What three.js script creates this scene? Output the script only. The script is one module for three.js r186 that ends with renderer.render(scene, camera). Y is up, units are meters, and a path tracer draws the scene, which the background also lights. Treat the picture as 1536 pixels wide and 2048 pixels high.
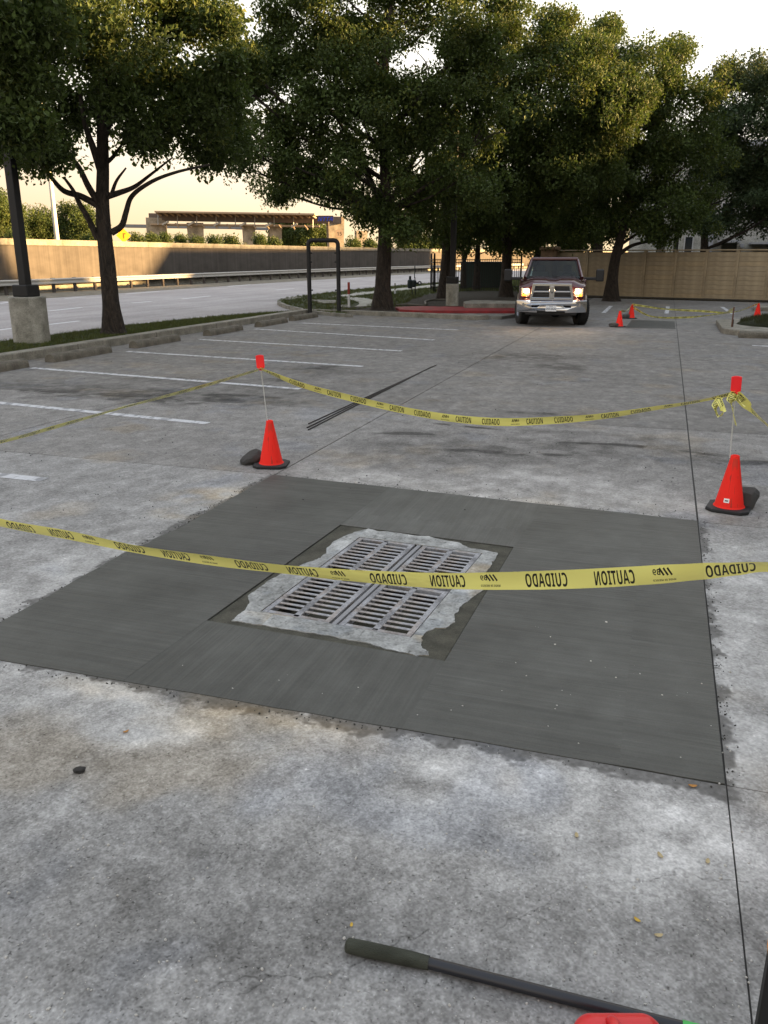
import * as THREE from 'three';
import { mergeGeometries, toCreasedNormals } from 'three/addons/utils/BufferGeometryUtils.js';
import { RoundedBoxGeometry } from 'three/addons/geometries/RoundedBoxGeometry.js';

// ---------- camera ----------
const scene = new THREE.Scene();
const FOCAL = 1650, PITCH = Math.atan(512 / FOCAL), YAW = 0.31869, EYE = 2.0;   // in pixels of the 1536 x 2048 photograph
const camera = new THREE.PerspectiveCamera(2 * Math.atan(1024 / FOCAL) * 180 / Math.PI, 0.75, 0.05, 2000);
camera.rotation.order = 'YXZ';
camera.position.set(0, EYE, 0);
camera.rotation.set(-PITCH, YAW, 0);
camera.updateMatrixWorld();

// ---------- sky and sun ----------
const SUN = new THREE.Vector3(0.95, 0.20, -0.30).normalize();
{
  const W = 512, H = 256, data = new Float32Array(W * H * 4);
  const sunAz = new THREE.Vector2(SUN.x, SUN.z).normalize();
  const mix = (a, b, t) => a.map((v, i) => v + (b[i] - v) * t);
  const ss = (a, b, x) => { const t = Math.min(1, Math.max(0, (x - a) / (b - a))); return t * t * (3 - 2 * t); };
  for (let j = 0; j < H; j++) for (let i = 0; i < W; i++) {
    const u = (i + 0.5) / W, v = (j + 0.5) / H;
    const el = (v - 0.5) * Math.PI, az = (u - 0.5) * 2 * Math.PI;
    const x = Math.cos(az) * Math.cos(el), z = Math.sin(az) * Math.cos(el), e = el * 180 / Math.PI;
    const c = (x * sunAz.x + z * sunAz.y) / Math.max(1e-4, Math.hypot(x, z));
    const side = ss(-1, 0.1, c);
    let far = mix([0.60, 0.385, 0.175], [0.63, 0.495, 0.33], ss(0, 9.5, e));
    far = mix(far, [0.57, 0.555, 0.54], ss(6, 14, e));
    let near = mix([0.80, 0.60, 0.36], [0.96, 0.92, 0.85], ss(0, 10, e));
    let col = mix(far, near, side);
    col = mix(col, [0.60, 0.665, 0.76], ss(14, 60, e));
    if (e < 0) col = mix([0.3, 0.24, 0.18], [0.12, 0.11, 0.10], ss(0, -12, e) || 0);
    const k = (j * W + i) * 4;
    const s = 0.222; data[k] = col[0] * s; data[k + 1] = col[1] * s; data[k + 2] = col[2] * s; data[k + 3] = 1;
  }
  const sky = new THREE.DataTexture(data, W, H, THREE.RGBAFormat, THREE.FloatType);
  sky.mapping = THREE.EquirectangularReflectionMapping;
  sky.magFilter = sky.minFilter = THREE.LinearFilter;
  sky.needsUpdate = true;
  scene.background = sky;
  scene.environment = sky;
}
const sun = new THREE.DirectionalLight(new THREE.Color(1.0, 0.63, 0.27), 5);
sun.position.copy(SUN).multiplyScalar(160).add(new THREE.Vector3(-15, 0, -40));
sun.target.position.set(-15, 0, -40);
sun.castShadow = true;
sun.shadow.mapSize.set(4096, 4096);
Object.assign(sun.shadow.camera, { left: -120, right: 120, top: 60, bottom: -60, near: 1, far: 420 });
sun.shadow.radius = 4;   // the low sun stands in haze
scene.add(sun, sun.target);

const renderer = new THREE.WebGLRenderer({ antialias: true });
renderer.toneMapping = THREE.LinearToneMapping;
renderer.toneMappingExposure = 7.3;
renderer.shadowMap.enabled = true;

// ---------- helpers ----------
const V3 = (x, y, z) => new THREE.Vector3(x, y, z);
let seed = 12345;
function rnd() { seed = (seed + 0x6d2b79f5) | 0; let t = Math.imul(seed ^ (seed >>> 15), 1 | seed); t = (t + Math.imul(t ^ (t >>> 7), 61 | t)) ^ t; return ((t ^ (t >>> 14)) >>> 0) / 4294967296; }
const rr = (a, b) => a + (b - a) * rnd();
const gauss = () => (rnd() + rnd() + rnd() + rnd() - 2) * 0.866;
// a pixel of the photograph as a direction, and where that direction meets the ground, a height or an upright plane
function ray(px, py) { return V3((px - 768) / FOCAL, -(py - 1024) / FOCAL, -1).applyEuler(camera.rotation); }
function gp(px, py, y = 0) { const d = ray(px, py), t = (y - EYE) / d.y; return V3(d.x * t, y, d.z * t); }
function atZ(px, py, z) { const d = ray(px, py), t = z / d.z; return V3(d.x * t, EYE + d.y * t, z); }
function atX(px, py, x) { const d = ray(px, py), t = x / d.x; return V3(x, EYE + d.y * t, d.z * t); }
function atDepth(px, py, depth) { const d = ray(px, py); return V3(d.x * depth, EYE + d.y * depth, d.z * depth); }

const taken = {};
function numbered(name) { const n = taken[name] = (taken[name] ?? -1) + 1; return n ? name + '_' + String(n).padStart(3, '0') : name; }
function mesh(name, geo, mat, parent) {
  const m = new THREE.Mesh(geo, mat); m.castShadow = m.receiveShadow = true;
  m.name = parent ? name : numbered(name); (parent || scene).add(m); return m;
}
function tag(o, label, category, group) { Object.assign(o.userData, { label, category }); if (group) o.userData.group = group; return o; }
function thing(name, label, category, p = V3(0, 0, 0), turn = 0, group) {
  const o = new THREE.Group(); o.name = numbered(name); o.position.copy(p); o.rotation.y = turn; scene.add(o); return tag(o, label, category, group);
}
function structure(name, geo, mat, label) { const m = mesh(name, geo, mat); m.userData.kind = 'structure'; if (label) m.userData.label = label; return m; }
function copyOf(o, label, p, turn = 0) { const c = o.clone(); c.name = numbered(o.name.replace(/_\d{3}$/, '')); c.userData = { ...o.userData }; if (label) c.userData.label = label; c.position.copy(p); c.rotation.y = turn; scene.add(c); return c; }
const merge = (list) => mergeGeometries(list.map((g) => { g = g.index ? g.toNonIndexed() : g; for (const k of Object.keys(g.attributes)) if (!['position', 'normal', 'uv'].includes(k)) g.deleteAttribute(k); return g; }), false);
const box = (w, h, d, x = 0, y = 0, z = 0, ry = 0, rx = 0, rz = 0) => { const g = new THREE.BoxGeometry(w, h, d); if (rx) g.rotateX(rx); if (rz) g.rotateZ(rz); if (ry) g.rotateY(ry); g.translate(x, y, z); return g; };
const rbox = (w, h, d, r = 0.02, x = 0, y = 0, z = 0, s = 2) => { const g = new RoundedBoxGeometry(w, h, d, s, Math.min(r, w / 2.01, h / 2.01, d / 2.01)); g.translate(x, y, z); return g; };
const cyl = (r0, r1, h, n = 16, x = 0, y = 0, z = 0) => { const g = new THREE.CylinderGeometry(r0, r1, h, n); g.translate(x, y, z); return g; };
function rod(a, b, r, n = 8, r2 = r) { const d = b.clone().sub(a), g = new THREE.CylinderGeometry(r2, r, d.length(), n); g.applyQuaternion(new THREE.Quaternion().setFromUnitVectors(V3(0, 1, 0), d.clone().normalize())); const m = a.clone().add(b).multiplyScalar(0.5); g.translate(m.x, m.y, m.z); return g; }
function tubeAlong(pts, radii, n = 8, smooth = true) {
  // a tapering tube through the points
  const c = new THREE.CatmullRomCurve3(pts), steps = Math.max(6, pts.length * 5), pos = [], nor = [], uv = [], idx = [];
  let up = V3(0.3, 0.1, 1).normalize(), len = 0, last = null;
  for (let i = 0; i <= steps; i++) {
    const t = i / steps, p = c.getPoint(t), tan = c.getTangent(t);
    const f = t * (radii.length - 1), k = Math.min(radii.length - 2, Math.floor(f)), r = radii[k] + (radii[k + 1] - radii[k]) * (f - k);
    const side = V3().crossVectors(tan, up).normalize(); up = V3().crossVectors(side, tan).normalize();
    if (last) len += p.distanceTo(last); last = p;
    for (let j = 0; j <= n; j++) {
      const a = j / n * Math.PI * 2, o = side.clone().multiplyScalar(Math.cos(a)).addScaledVector(up, Math.sin(a));
      pos.push(p.x + o.x * r, p.y + o.y * r, p.z + o.z * r); nor.push(o.x, o.y, o.z); uv.push(j / n * Math.max(0.3, r * 6.28), len);
    }
  }
  for (let i = 0; i < steps; i++) for (let j = 0; j < n; j++) { const a = i * (n + 1) + j, b = a + n + 1; idx.push(a, b, a + 1, b, b + 1, a + 1); }
  const g = new THREE.BufferGeometry();
  g.setAttribute('position', new THREE.Float32BufferAttribute(pos, 3)); g.setAttribute('normal', new THREE.Float32BufferAttribute(nor, 3)); g.setAttribute('uv', new THREE.Float32BufferAttribute(uv, 2)); g.setIndex(idx);
  return g;
}
// a flat-topped prism over a ground outline [[x, z], ...] (holes likewise), its top at y and its bottom at y - t
function slabOf(outline, y, t, holes = [], bevel = 0) {
  const s = new THREE.Shape(outline.map(([x, z]) => new THREE.Vector2(x, -z)));
  for (const h of holes) s.holes.push(new THREE.Path(h.map(([x, z]) => new THREE.Vector2(x, -z))));
  const g = new THREE.ExtrudeGeometry(s, { depth: t - bevel * 2, bevelEnabled: bevel > 0, bevelThickness: bevel, bevelSize: bevel, bevelOffset: -bevel, bevelSegments: 2, curveSegments: 6 });
  g.rotateX(-Math.PI / 2); g.translate(0, y - t + bevel, 0);
  return g;
}
// uv in metres from the world position, by the way each face points
function metreUV(g, s = 1) {
  g = g.index ? g.toNonIndexed() : g; const p = g.attributes.position, uv = new Float32Array(p.count * 2), a = V3(), b = V3(), c = V3();
  for (let i = 0; i < p.count; i += 3) {
    a.fromBufferAttribute(p, i); b.fromBufferAttribute(p, i + 1); c.fromBufferAttribute(p, i + 2);
    const n = b.clone().sub(a).cross(c.clone().sub(a)), ax = Math.abs(n.x), ay = Math.abs(n.y), az = Math.abs(n.z);
    [a, b, c].forEach((q, k) => { const [u, v] = ay >= ax && ay >= az ? [q.x, -q.z] : ax > az ? [-q.z, q.y] : [q.x, q.y]; uv[(i + k) * 2] = u * s; uv[(i + k) * 2 + 1] = v * s; });
  }
  g.setAttribute('uv', new THREE.BufferAttribute(uv, 2)); return g;
}
// uv that spread a texture over the ground rectangle x0..x1, z0..z1
function groundUV(g, x0, x1, z0, z1) {
  const p = g.attributes.position, uv = g.attributes.uv;
  for (let i = 0; i < p.count; i++) uv.setXY(i, (p.getX(i) - x0) / (x1 - x0), (p.getZ(i) - z0) / (z1 - z0));
  return g;
}
// noise
const PERM = new Uint8Array(65536); for (let i = 0; i < 65536; i++) PERM[i] = rnd() * 256;
const h2 = (x, y) => PERM[(x * 374761393 + y * 668265263 + (x ^ (y << 3)) * 97) & 65535] / 255;
function vn(x, y) { const X = Math.floor(x), Y = Math.floor(y); let u = x - X, v = y - Y; u = u * u * (3 - 2 * u); v = v * v * (3 - 2 * v); const a = h2(X, Y), b = h2(X + 1, Y), c = h2(X, Y + 1), d = h2(X + 1, Y + 1); return a + (b - a) * u + (c - a) * v + (a - b - c + d) * u * v; }
function fbm(x, y, o = 4) { let s = 0, a = 0.5, n = 0; for (let i = 0; i < o; i++) { s += a * vn(x, y); n += a; a *= 0.5; const t = x * 1.6 + y * 1.2 + 11.3; y = -x * 1.2 + y * 1.6 + 5.7; x = t; } return s / n; }
const sstep = (a, b, x) => { const t = Math.min(1, Math.max(0, (x - a) / (b - a))); return t * t * (3 - 2 * t); };
const lerp = (a, b, t) => a + (b - a) * t;
function dataTex(w, h, fn, srgb = true) {
  const d = new Uint8Array(w * h * 4), o = [0, 0, 0];
  for (let j = 0; j < h; j++) for (let i = 0; i < w; i++) { fn((i + 0.5) / w, (j + 0.5) / h, o, i, j); const k = (j * w + i) * 4; d[k] = Math.max(0, Math.min(255, o[0])); d[k + 1] = Math.max(0, Math.min(255, o[1])); d[k + 2] = Math.max(0, Math.min(255, o[2])); d[k + 3] = 255; }
  const t = new THREE.DataTexture(d, w, h); t.wrapS = t.wrapT = THREE.RepeatWrapping; t.magFilter = THREE.LinearFilter; t.minFilter = THREE.LinearMipmapLinearFilter; t.generateMipmaps = true; t.anisotropy = 8;
  if (srgb) t.colorSpace = THREE.SRGBColorSpace; t.needsUpdate = true; return t;
}
// noise that repeats every n cells, for tiles
function tn(x, y, n) { const X = Math.floor(x), Y = Math.floor(y), w = (k) => ((k % n) + n) % n; let u = x - X, v = y - Y; u = u * u * (3 - 2 * u); v = v * v * (3 - 2 * v); const a = h2(w(X), w(Y)), b = h2(w(X + 1), w(Y)), c = h2(w(X), w(Y + 1)), d = h2(w(X + 1), w(Y + 1)); return a + (b - a) * u + (c - a) * v + (a - b - c + d) * u * v; }
function tfbm(u, v, n, o = 4) { let s = 0, a = 0.5, m = 0; for (let i = 0; i < o; i++) { s += a * tn(u * n, v * n, n); m += a; a *= 0.55; n *= 2; u += 0.37; v += 0.19; } return s / m; }
const std = (o) => new THREE.MeshStandardMaterial({ roughness: 0.85, ...o });
const lin = (r, g, b) => new THREE.Color().setRGB(r, g, b);
// ---------- materials ----------
const bumpFine = dataTex(1024, 1024, (u, v, o) => { const p = tfbm(u, v, 256, 2), q = tfbm(u + 0.3, v, 24, 4), r = tn(u * 300 + 40, v * 300, 300); o[0] = o[1] = o[2] = 150 * p + 90 * q - (r > 0.9 ? 120 * (r - 0.9) * 10 : 0) + 20; }, false);
const tile = (t, sx, sy = sx) => { const c = t.clone(); c.repeat.set(sx, sy); c.needsUpdate = true; return c; };
const concreteTile = dataTex(512, 512, (u, v, o) => { const a = tfbm(u, v, 6, 5), b = tfbm(u + 0.5, v, 90, 2); let k = 150 + (a - 0.5) * 90 + (b - 0.5) * 46; if (tn(u * 160, v * 160 + 7, 160) > 0.93) k -= 26; o[0] = k + 1; o[1] = k; o[2] = k - 7; });
const barkTile = dataTex(256, 512, (u, v, o) => { const r = Math.abs(tfbm(u, v * 0.5, 14, 4) - 0.5) * 2, a = tfbm(u * 1, v, 10, 4); const k = 38 + a * 62 + r * 40; o[0] = k; o[1] = k * 0.90; o[2] = k * 0.80; });
const barkBump = dataTex(256, 512, (u, v, o) => { const r = Math.abs(tfbm(u, v * 0.5, 14, 4) - 0.5) * 2; o[0] = o[1] = o[2] = 255 * Math.min(1, r * 2.2); }, false);
const M = {
  kerb: std({ map: tile(concreteTile, 0.7), bumpMap: bumpFine, bumpScale: 0.004, color: lin(0.62, 0.58, 0.52) }),
  kerbPale: std({ map: tile(concreteTile, 0.7), bumpMap: bumpFine, bumpScale: 0.004, color: lin(0.58, 0.55, 0.50) }),
  stop: std({ map: tile(concreteTile, 0.9), bumpMap: bumpFine, bumpScale: 0.006, color: lin(0.37, 0.33, 0.28) }),
  base: std({ map: tile(concreteTile, 0.8), bumpMap: bumpFine, bumpScale: 0.004, color: lin(0.80, 0.77, 0.72) }),
  bark: std({ map: tile(barkTile, 1, 0.6), bumpMap: tile(barkBump, 1, 0.6), bumpScale: 0.03, color: lin(0.42, 0.39, 0.37), roughness: 0.95 }),
  black: std({ color: lin(0.007, 0.007, 0.0075), roughness: 0.6 }),
  blackMatt: std({ color: lin(0.018, 0.018, 0.019), roughness: 0.8 }),
  steel: std({ color: lin(0.45, 0.45, 0.46), metalness: 0.9, roughness: 0.42 }),
  galv: std({ color: lin(0.40, 0.39, 0.37), metalness: 0.35, roughness: 0.5 }),
  rebar: std({ color: lin(0.035, 0.03, 0.028), roughness: 0.7, metalness: 0.3 }),
  whitePaint: std({ color: lin(0.74, 0.74, 0.76), roughness: 0.7 }),
  cone: std({ map: dataTex(256, 256, (u, v, o) => { const a = sstep(0.66, 0.74, tfbm(u, v, 9, 4)), b = sstep(0.9, 0.96, tn(u * 60, v * 24, 120)); o[0] = 253 - a * 34 - b * 60; o[1] = 36 + a * 16 + b * 10; o[2] = 18 + a * 14 + b * 10; }), roughness: 0.75 }),
  coneBase: std({ color: lin(0.016, 0.016, 0.017), roughness: 0.7 }),
  red: std({ color: lin(0.62, 0.015, 0.02), roughness: 0.35 }),
  rubble: std({ color: lin(0.10, 0.095, 0.09), roughness: 0.95, bumpMap: bumpFine, bumpScale: 0.02 }),
  chrome: std({ color: lin(0.58, 0.60, 0.64), metalness: 1, roughness: 0.12 }),
  glass: new THREE.MeshPhysicalMaterial({ color: lin(0.75, 0.85, 0.85), transmission: 1, thickness: 0, roughness: 0.02, ior: 1.5 }),
};
// leaves of a few kinds
const leafMat = (r, g, b, t = 0.35) => new THREE.MeshPhysicalMaterial({ color: lin(r, g, b), roughness: 0.75, transmission: t, thickness: 0, side: THREE.DoubleSide, specularIntensity: 0.4 });
// ---------- the parking lot: concrete slabs ----------
const ground = structure('ground', new THREE.PlaneGeometry(1600, 1600).rotateX(-Math.PI / 2).translate(-100, -0.16, -300), std({ color: lin(0.07, 0.065, 0.045), roughness: 1 }));
// stains lie where the photograph shows them; strokes: [x, z, rx, rz, turn, amount] (amount > 0 pale cement haze, < 0 dark grime)
const G = (px, py) => { const p = gp(px, py); return [p.x, p.z]; };
const blotch = (px, py, rx, rz, amount, turn = 0, tint = 0) => { const [x, z] = G(px, py); return { x, z, rx, rz, c: Math.cos(turn), s: Math.sin(turn), amount, tint }; };
const stains = [
  // cement haze round the new patch
  blotch(900, 985, 1.3, 0.35, 0.75), blotch(1150, 985, 1.0, 0.5, 0.85), blotch(1300, 1015, 0.6, 0.22, 0.9), blotch(700, 945, 0.7, 0.3, 0.6), blotch(1050, 960, 1.1, 0.5, 0.5),
  blotch(1470, 1120, 0.35, 0.5, 0.7), blotch(1490, 1240, 0.3, 0.6, 0.7), blotch(1510, 1400, 0.28, 0.5, 0.55),
  blotch(400, 1010, 0.55, 0.35, 0.55, 0.3, 1), blotch(450, 985, 0.4, 0.2, 0.6, 0.2, 1), blotch(250, 1080, 0.5, 0.6, 0.4), blotch(120, 1150, 0.5, 0.7, 0.5), blotch(60, 1220, 0.5, 0.4, 0.45),
  blotch(290, 1470, 0.26, 0.15, 1.0, 0.5), blotch(60, 1400, 0.7, 0.2, 0.5), blotch(150, 1380, 0.5, 0.12, 0.45), blotch(500, 1450, 0.5, 0.14, 0.45, 0.1, 0.8), blotch(900, 1510, 0.8, 0.14, 0.55), blotch(1200, 1580, 0.6, 0.16, 0.8), blotch(1150, 1660, 0.5, 0.24, 0.55), blotch(1350, 1650, 0.3, 0.3, 0.5), blotch(1500, 1640, 0.3, 0.5, 0.5), blotch(560, 1600, 0.7, 0.3, 0.25),
  blotch(300, 1390, 0.5, 0.08, 0.3, 0.1, 1), blotch(640, 1440, 0.5, 0.07, 0.35, 0.1, 1), blotch(200, 1400, 0.2, 0.08, 0.2, 0, 1),
  // darker, worn and wet-looking concrete
  blotch(900, 905, 1.2, 0.5, -0.45, 0.1), blotch(1080, 895, 0.8, 0.4, -0.4), blotch(1250, 905, 0.9, 0.5, -0.35), blotch(860, 870, 0.5, 0.2, -0.5), blotch(1180, 870, 1.0, 0.2, -0.45), blotch(1470, 930, 0.7, 0.5, -0.3),
  blotch(250, 790, 1.6, 0.5, -0.7, 0.1), blotch(420, 800, 1.2, 0.35, -0.75, 0.1), blotch(120, 775, 1.5, 0.5, -0.6), blotch(330, 760, 1.2, 0.4, -0.5), blotch(520, 780, 0.8, 0.5, -0.4), blotch(650, 740, 0.9, 0.6, -0.35),
  blotch(850, 868, 0.5, 0.07, -1.6, 0.25), blotch(925, 852, 0.35, 0.06, -1.5, -0.2), blotch(1130, 830, 0.7, 0.08, -1.4, 0.05), blotch(1200, 888, 0.6, 0.05, -1.3, 0.1), blotch(1300, 895, 0.5, 0.06, -1.3, -0.3), blotch(380, 797, 0.7, 0.12, -1.6, 0.1), blotch(470, 792, 0.5, 0.10, -1.5, 0.05), blotch(250, 800, 0.5, 0.12, -1.3, 0.2), blotch(560, 760, 0.4, 0.15, -1.2, 0.2), blotch(640, 735, 0.5, 0.2, -1.2, -0.1), blotch(1490, 925, 0.4, 0.08, -1.2, 0.4), blotch(1000, 905, 0.6, 0.07, -1.2, 0.1), blotch(1060, 715, 0.8, 0.6, -0.6, 0), blotch(1130, 735, 0.5, 0.4, -0.6, 0),
  blotch(340, 735, 1.1, 0.5, 0.25, 0, 0.7), blotch(1050, 720, 1.6, 1.4, -0.35), blotch(1180, 750, 1.2, 1.0, -0.25), blotch(900, 800, 1.0, 0.6, 0.15, 0, 0.7), blotch(1000, 770, 0.8, 0.5, 0.2, 0, 0.8), blotch(760, 690, 1.4, 1.5, -0.15),
  blotch(400, 1800, 0.9, 0.22, -0.18), blotch(200, 1850, 0.5, 0.2, -0.14), blotch(650, 1760, 0.45, 0.16, -0.14), blotch(700, 1960, 0.5, 0.16, -0.16), blotch(1380, 1870, 0.22, 0.3, -0.23), blotch(1200, 1830, 0.3, 0.16, -0.16), blotch(1480, 1900, 0.2, 0.3, -0.18), blotch(300, 1980, 0.4, 0.12, -0.18), blotch(560, 1880, 0.25, 0.1, -0.09),
  blotch(1320, 690, 1.5, 2.5, -0.12), blotch(1230, 640, 1.2, 1.5, 0.4), blotch(1420, 640, 1.6, 1.0, 0.4), blotch(1300, 665, 1.4, 0.5, 0.35), blotch(1180, 660, 0.9, 1.2, 0.3),
];
function stainAt(x, z, o) {
  let pale = 0, dark = 0, warm = 0; const wx = (fbm(x * 1.7, z * 1.7, 3) - 0.5) * 0.9, wz = (fbm(x * 1.7 + 31, z * 1.7, 3) - 0.5) * 0.9;
  for (const s of stains) {
    const dx = x - s.x, dz = z - s.z; if (Math.abs(dx) > 3.6 || Math.abs(dz) > 6) continue;
    const k = Math.min(1, s.rz * 2.2), a = (dx * s.c - dz * s.s + wx * Math.min(1, s.rx * 1.4)) / s.rx, b = (dx * s.s + dz * s.c + wz * k) / s.rz, d = a * a + b * b; if (d > 2.5) continue;
    const f = sstep(2.2, 0.25, d); if (s.amount > 0) { pale += f * s.amount * (1 - s.tint * 0.5); } else dark += f * -s.amount; warm += f * s.tint * Math.abs(s.amount);
  }
  o.pale = Math.min(1.1, pale); o.dark = Math.min(1.5, dark); o.warm = Math.min(1, warm);
}
const cracks = [];   // wandering hairline cracks
function crack(pts) { const q = pts.map(([a, b]) => G(a, b)); cracks.push(q); }
crack([[850, 1845], [800, 1870], [700, 1935], [560, 1965], [480, 2010]]); crack([[1000, 1850], [1100, 1800], [1330, 1740], [1480, 1745]]); crack([[420, 1990], [560, 1970]]); crack([[1430, 860], [1100, 880]]);
function crackAt(x, z) {
  let m = 9; for (const q of cracks) for (let i = 0; i + 1 < q.length; i++) { const [ax, az] = q[i], [bx, bz] = q[i + 1], vx = bx - ax, vz = bz - az, t = Math.max(0, Math.min(1, ((x - ax) * vx + (z - az) * vz) / (vx * vx + vz * vz))); const d = Math.hypot(x - ax - vx * t, z - az - vz * t); if (d < m) m = d; }
  return m;
}
const st = { pale: 0, dark: 0, warm: 0 };
// the slow part of the pattern is worked out on a coarse grid, the grain on every pixel
function lotCoarse(x, z, o) {
  stainAt(x, z, st);
  const big = fbm(x * 0.5 + 3, z * 0.5, 3) - 0.5, mid = fbm(x * 2.0 + 50, z * 2.0, 4) - 0.5, scuff = fbm(x * 4.2 + 200, z * 5.2 + 20, 4), patchy = fbm(x * 5 + 9, z * 5, 3);
  const fine = fbm(x * 8.5 + 400, z * 8.5 + 33, 4), fine2 = fbm(x * 11 + 700, z * 7 + 81, 4);
  let k = 145 + big * 11 + mid * 8 + (fine - 0.5) * 11;
  k += sstep(0.63, 0.67, scuff) * 9 + sstep(0.61, 0.64, fine2) * 10; k -= sstep(0.37, 0.31, scuff) * 9 + sstep(0.39, 0.36, fine2) * 9;
  k += st.pale * (27 + 50 * (patchy - 0.45) + 36 * (fine - 0.5)) * 0.9;
  k -= st.dark * (0.3 + 1.1 * sstep(0.36, 0.6, fbm(x * 4.4, z * 5.6 + 300, 4))) * 36;
  o[0] = k; o[1] = sstep(0.62, 0.8, fbm(x * 1.3 + 77, z * 1.3 + 5, 4)) * 0.45 + st.warm * sstep(0.3, 0.7, fbm(x * 4, z * 4 + 60, 3)); o[2] = sstep(0.64, 0.78, fbm(x * 1.6 + 170, z * 1.6 + 25, 3)); o[3] = Math.min(1, st.pale);
}
// wet cement smeared and dribbled just outside the edges of the patch
function smear(x, z) {
  if (x < -3.8 || x > 0.8 || z < -7.3 || z > -2.6) return 0;
  const zb = lerp(-6.92, -6.66, (x + 3.39) / 3.8), d = Math.max(-3.41 - x, x - 0.40, zb - z, z + 3.05); if (d > 0.2 || d === zb - z) return 0;
  const n = fbm(x * 7 + 5, z * 7 + 60, 3), m = vn(x * 45 + 8, z * 45); return sstep(0.045, 0.0, d + 0.2 * (0.42 - n) + 0.05 * (0.5 - m)) * 0.8;
}
const zones = [   // ground rectangles, each with a texture of its own
  { x0: -4.2, x1: 1.6, z0: -3.6, z1: -0.4, w: 2048, h: 1152, detail: true },
  { x0: -9.4, x1: 3.4, z0: -10.6, z1: -2.9, w: 2048, h: 1400, detail: true },
  { x0: -12.4, x1: 15.6, z0: -47, z1: -20.9, w: 1400, h: 1400, detail: false },
  { x0: -12.4, x1: 4.6, z0: -21.8, z1: -10.3, w: 2048, h: 1200, detail: false, fine: true },
];
for (const zn of zones) {
  const q4 = 4, cw = zn.w / q4 + 2, ch = zn.h / q4 + 2, grid = new Float32Array(cw * ch * 4), t4 = [0, 0, 0, 0];
  for (let j = 0; j < ch; j++) for (let i = 0; i < cw; i++) { lotCoarse(lerp(zn.x0, zn.x1, (i - 0.5) * q4 / zn.w), lerp(zn.z0, zn.z1, (j - 0.5) * q4 / zn.h), t4); grid.set(t4, (j * cw + i) * 4); }
  zn.map = dataTex(zn.w, zn.h, (u, v, o, pi, pj) => {
    const x = lerp(zn.x0, zn.x1, u), z = lerp(zn.z0, zn.z1, v), fi = (pi + 0.5) / q4 + 0.5, fj = (pj + 0.5) / q4 + 0.5, ci = Math.floor(fi), cj = Math.floor(fj), fu = fi - ci, fv = fj - cj, n0 = (cj * cw + ci) * 4, n1 = n0 + cw * 4;
    const S = (c) => (grid[n0 + c] * (1 - fu) + grid[n0 + 4 + c] * fu) * (1 - fv) + (grid[n1 + c] * (1 - fu) + grid[n1 + 4 + c] * fu) * fv;
    let k = S(0); const rust = S(1), blue = S(2), pale = S(3);
    if (zn.detail) {
      k += (vn(x * 30, z * 30) - 0.5) * 10 + (vn(x * 75, z * 75) - 0.5) * 28 + (vn(x * 170, z * 170) - 0.5) * 38;
      const pit = vn(x * 140 + 500, z * 140); if (pit > 0.87) k -= (pit - 0.87) * 560 * (1 - pale * 0.5);
      const grit = vn(x * 150 + 900, z * 150 + 70); if (grit > 0.93) k += (grit - 0.93) * 900;
      const agg = vn(x * 42 + 70, z * 42 + 11); if (agg > 0.88) k += (agg - 0.88) * 170;
      const wb = (vn(x * 9, z * 9) - 0.5) * 0.06 + (vn(x * 40, z * 40) - 0.5) * 0.015, c = crackAt(x + wb, z + wb * 1.4); if (c < 0.005) k -= 34 * (1 - c / 0.005) * sstep(0.3, 0.5, vn(x * 3, z * 3));
    } else if (zn.fine) k += (vn(x * 55, z * 48) - 0.5) * 20 + (vn(x * 28, z * 24) - 0.5) * 18 + (vn(x * 12, z * 11) - 0.5) * 12 + (vn(x * 40 + 7, z * 34) > 0.9 ? 14 : 0) - (vn(x * 36 + 70, z * 30) > 0.9 ? 16 : 0);
    else k += (vn(x * 34, z * 26) - 0.5) * 20 + (vn(x * 13, z * 10) - 0.5) * 18 + (vn(x * 6 + 9, z * 5) - 0.5) * 12;
    if (smear(x, z) > 0) k = lerp(k, 92 + (vn(x * 60, z * 60) - 0.5) * 30, smear(x, z));
    o[0] = k + rust * 14 + 1.5 - blue * 2; o[1] = k + rust * 3 - 0.3; o[2] = k - 3 - rust * 14 + blue * 4;
  });
  zn.mat = std({ map: zn.map, bumpMap: tile(bumpFine, (zn.x1 - zn.x0) * 0.9, (zn.z1 - zn.z0) * 0.9), bumpScale: zn.detail ? 0.0025 : 0.002, roughness: 0.86, color: zn.detail ? lin(0.93, 0.925, 0.92) : lin(0.575, 0.555, 0.53) });
  zn.old = zn.mat.clone(); zn.old.color = lin(0.74, 0.72, 0.70);   // darker even tone, for the row behind the patch and the outermost slab
}
const lot = new THREE.Group(); lot.name = 'parking_lot'; lot.userData.kind = 'structure'; scene.add(lot);
mesh('joint_filler', slabOf([[-12.1, 6], [16, 6], [16, -46.5], [-5.2, -46.5], [-5.2, -33.6], [-12.1, -28.4]], -0.008, 0.1, [[[-2.28, -3.82], [-0.94, -3.78], [-0.90, -5.58], [-2.2, -5.66]]]), std({ color: lin(0.06, 0.057, 0.052), roughness: 1 }), lot);
const xs = [-12.05, -7.2, -3.39, 0.41, 4.21, 8.0, 11.8, 15.6];
const zr = [4.3, 0.6, -3.08, -6.8, -10.43, -14.1, -17.8, -21.5, -25.2, -29.0, -32.7, -36.4, -40.1, -43.4, -46.4];
const zAt = (j, x) => j === 3 ? (x < -3.38 ? -6.93 : x > 0.4 ? -6.64 : lerp(-6.92, -6.66, (x + 3.39) / 3.8)) : zr[j];
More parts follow.
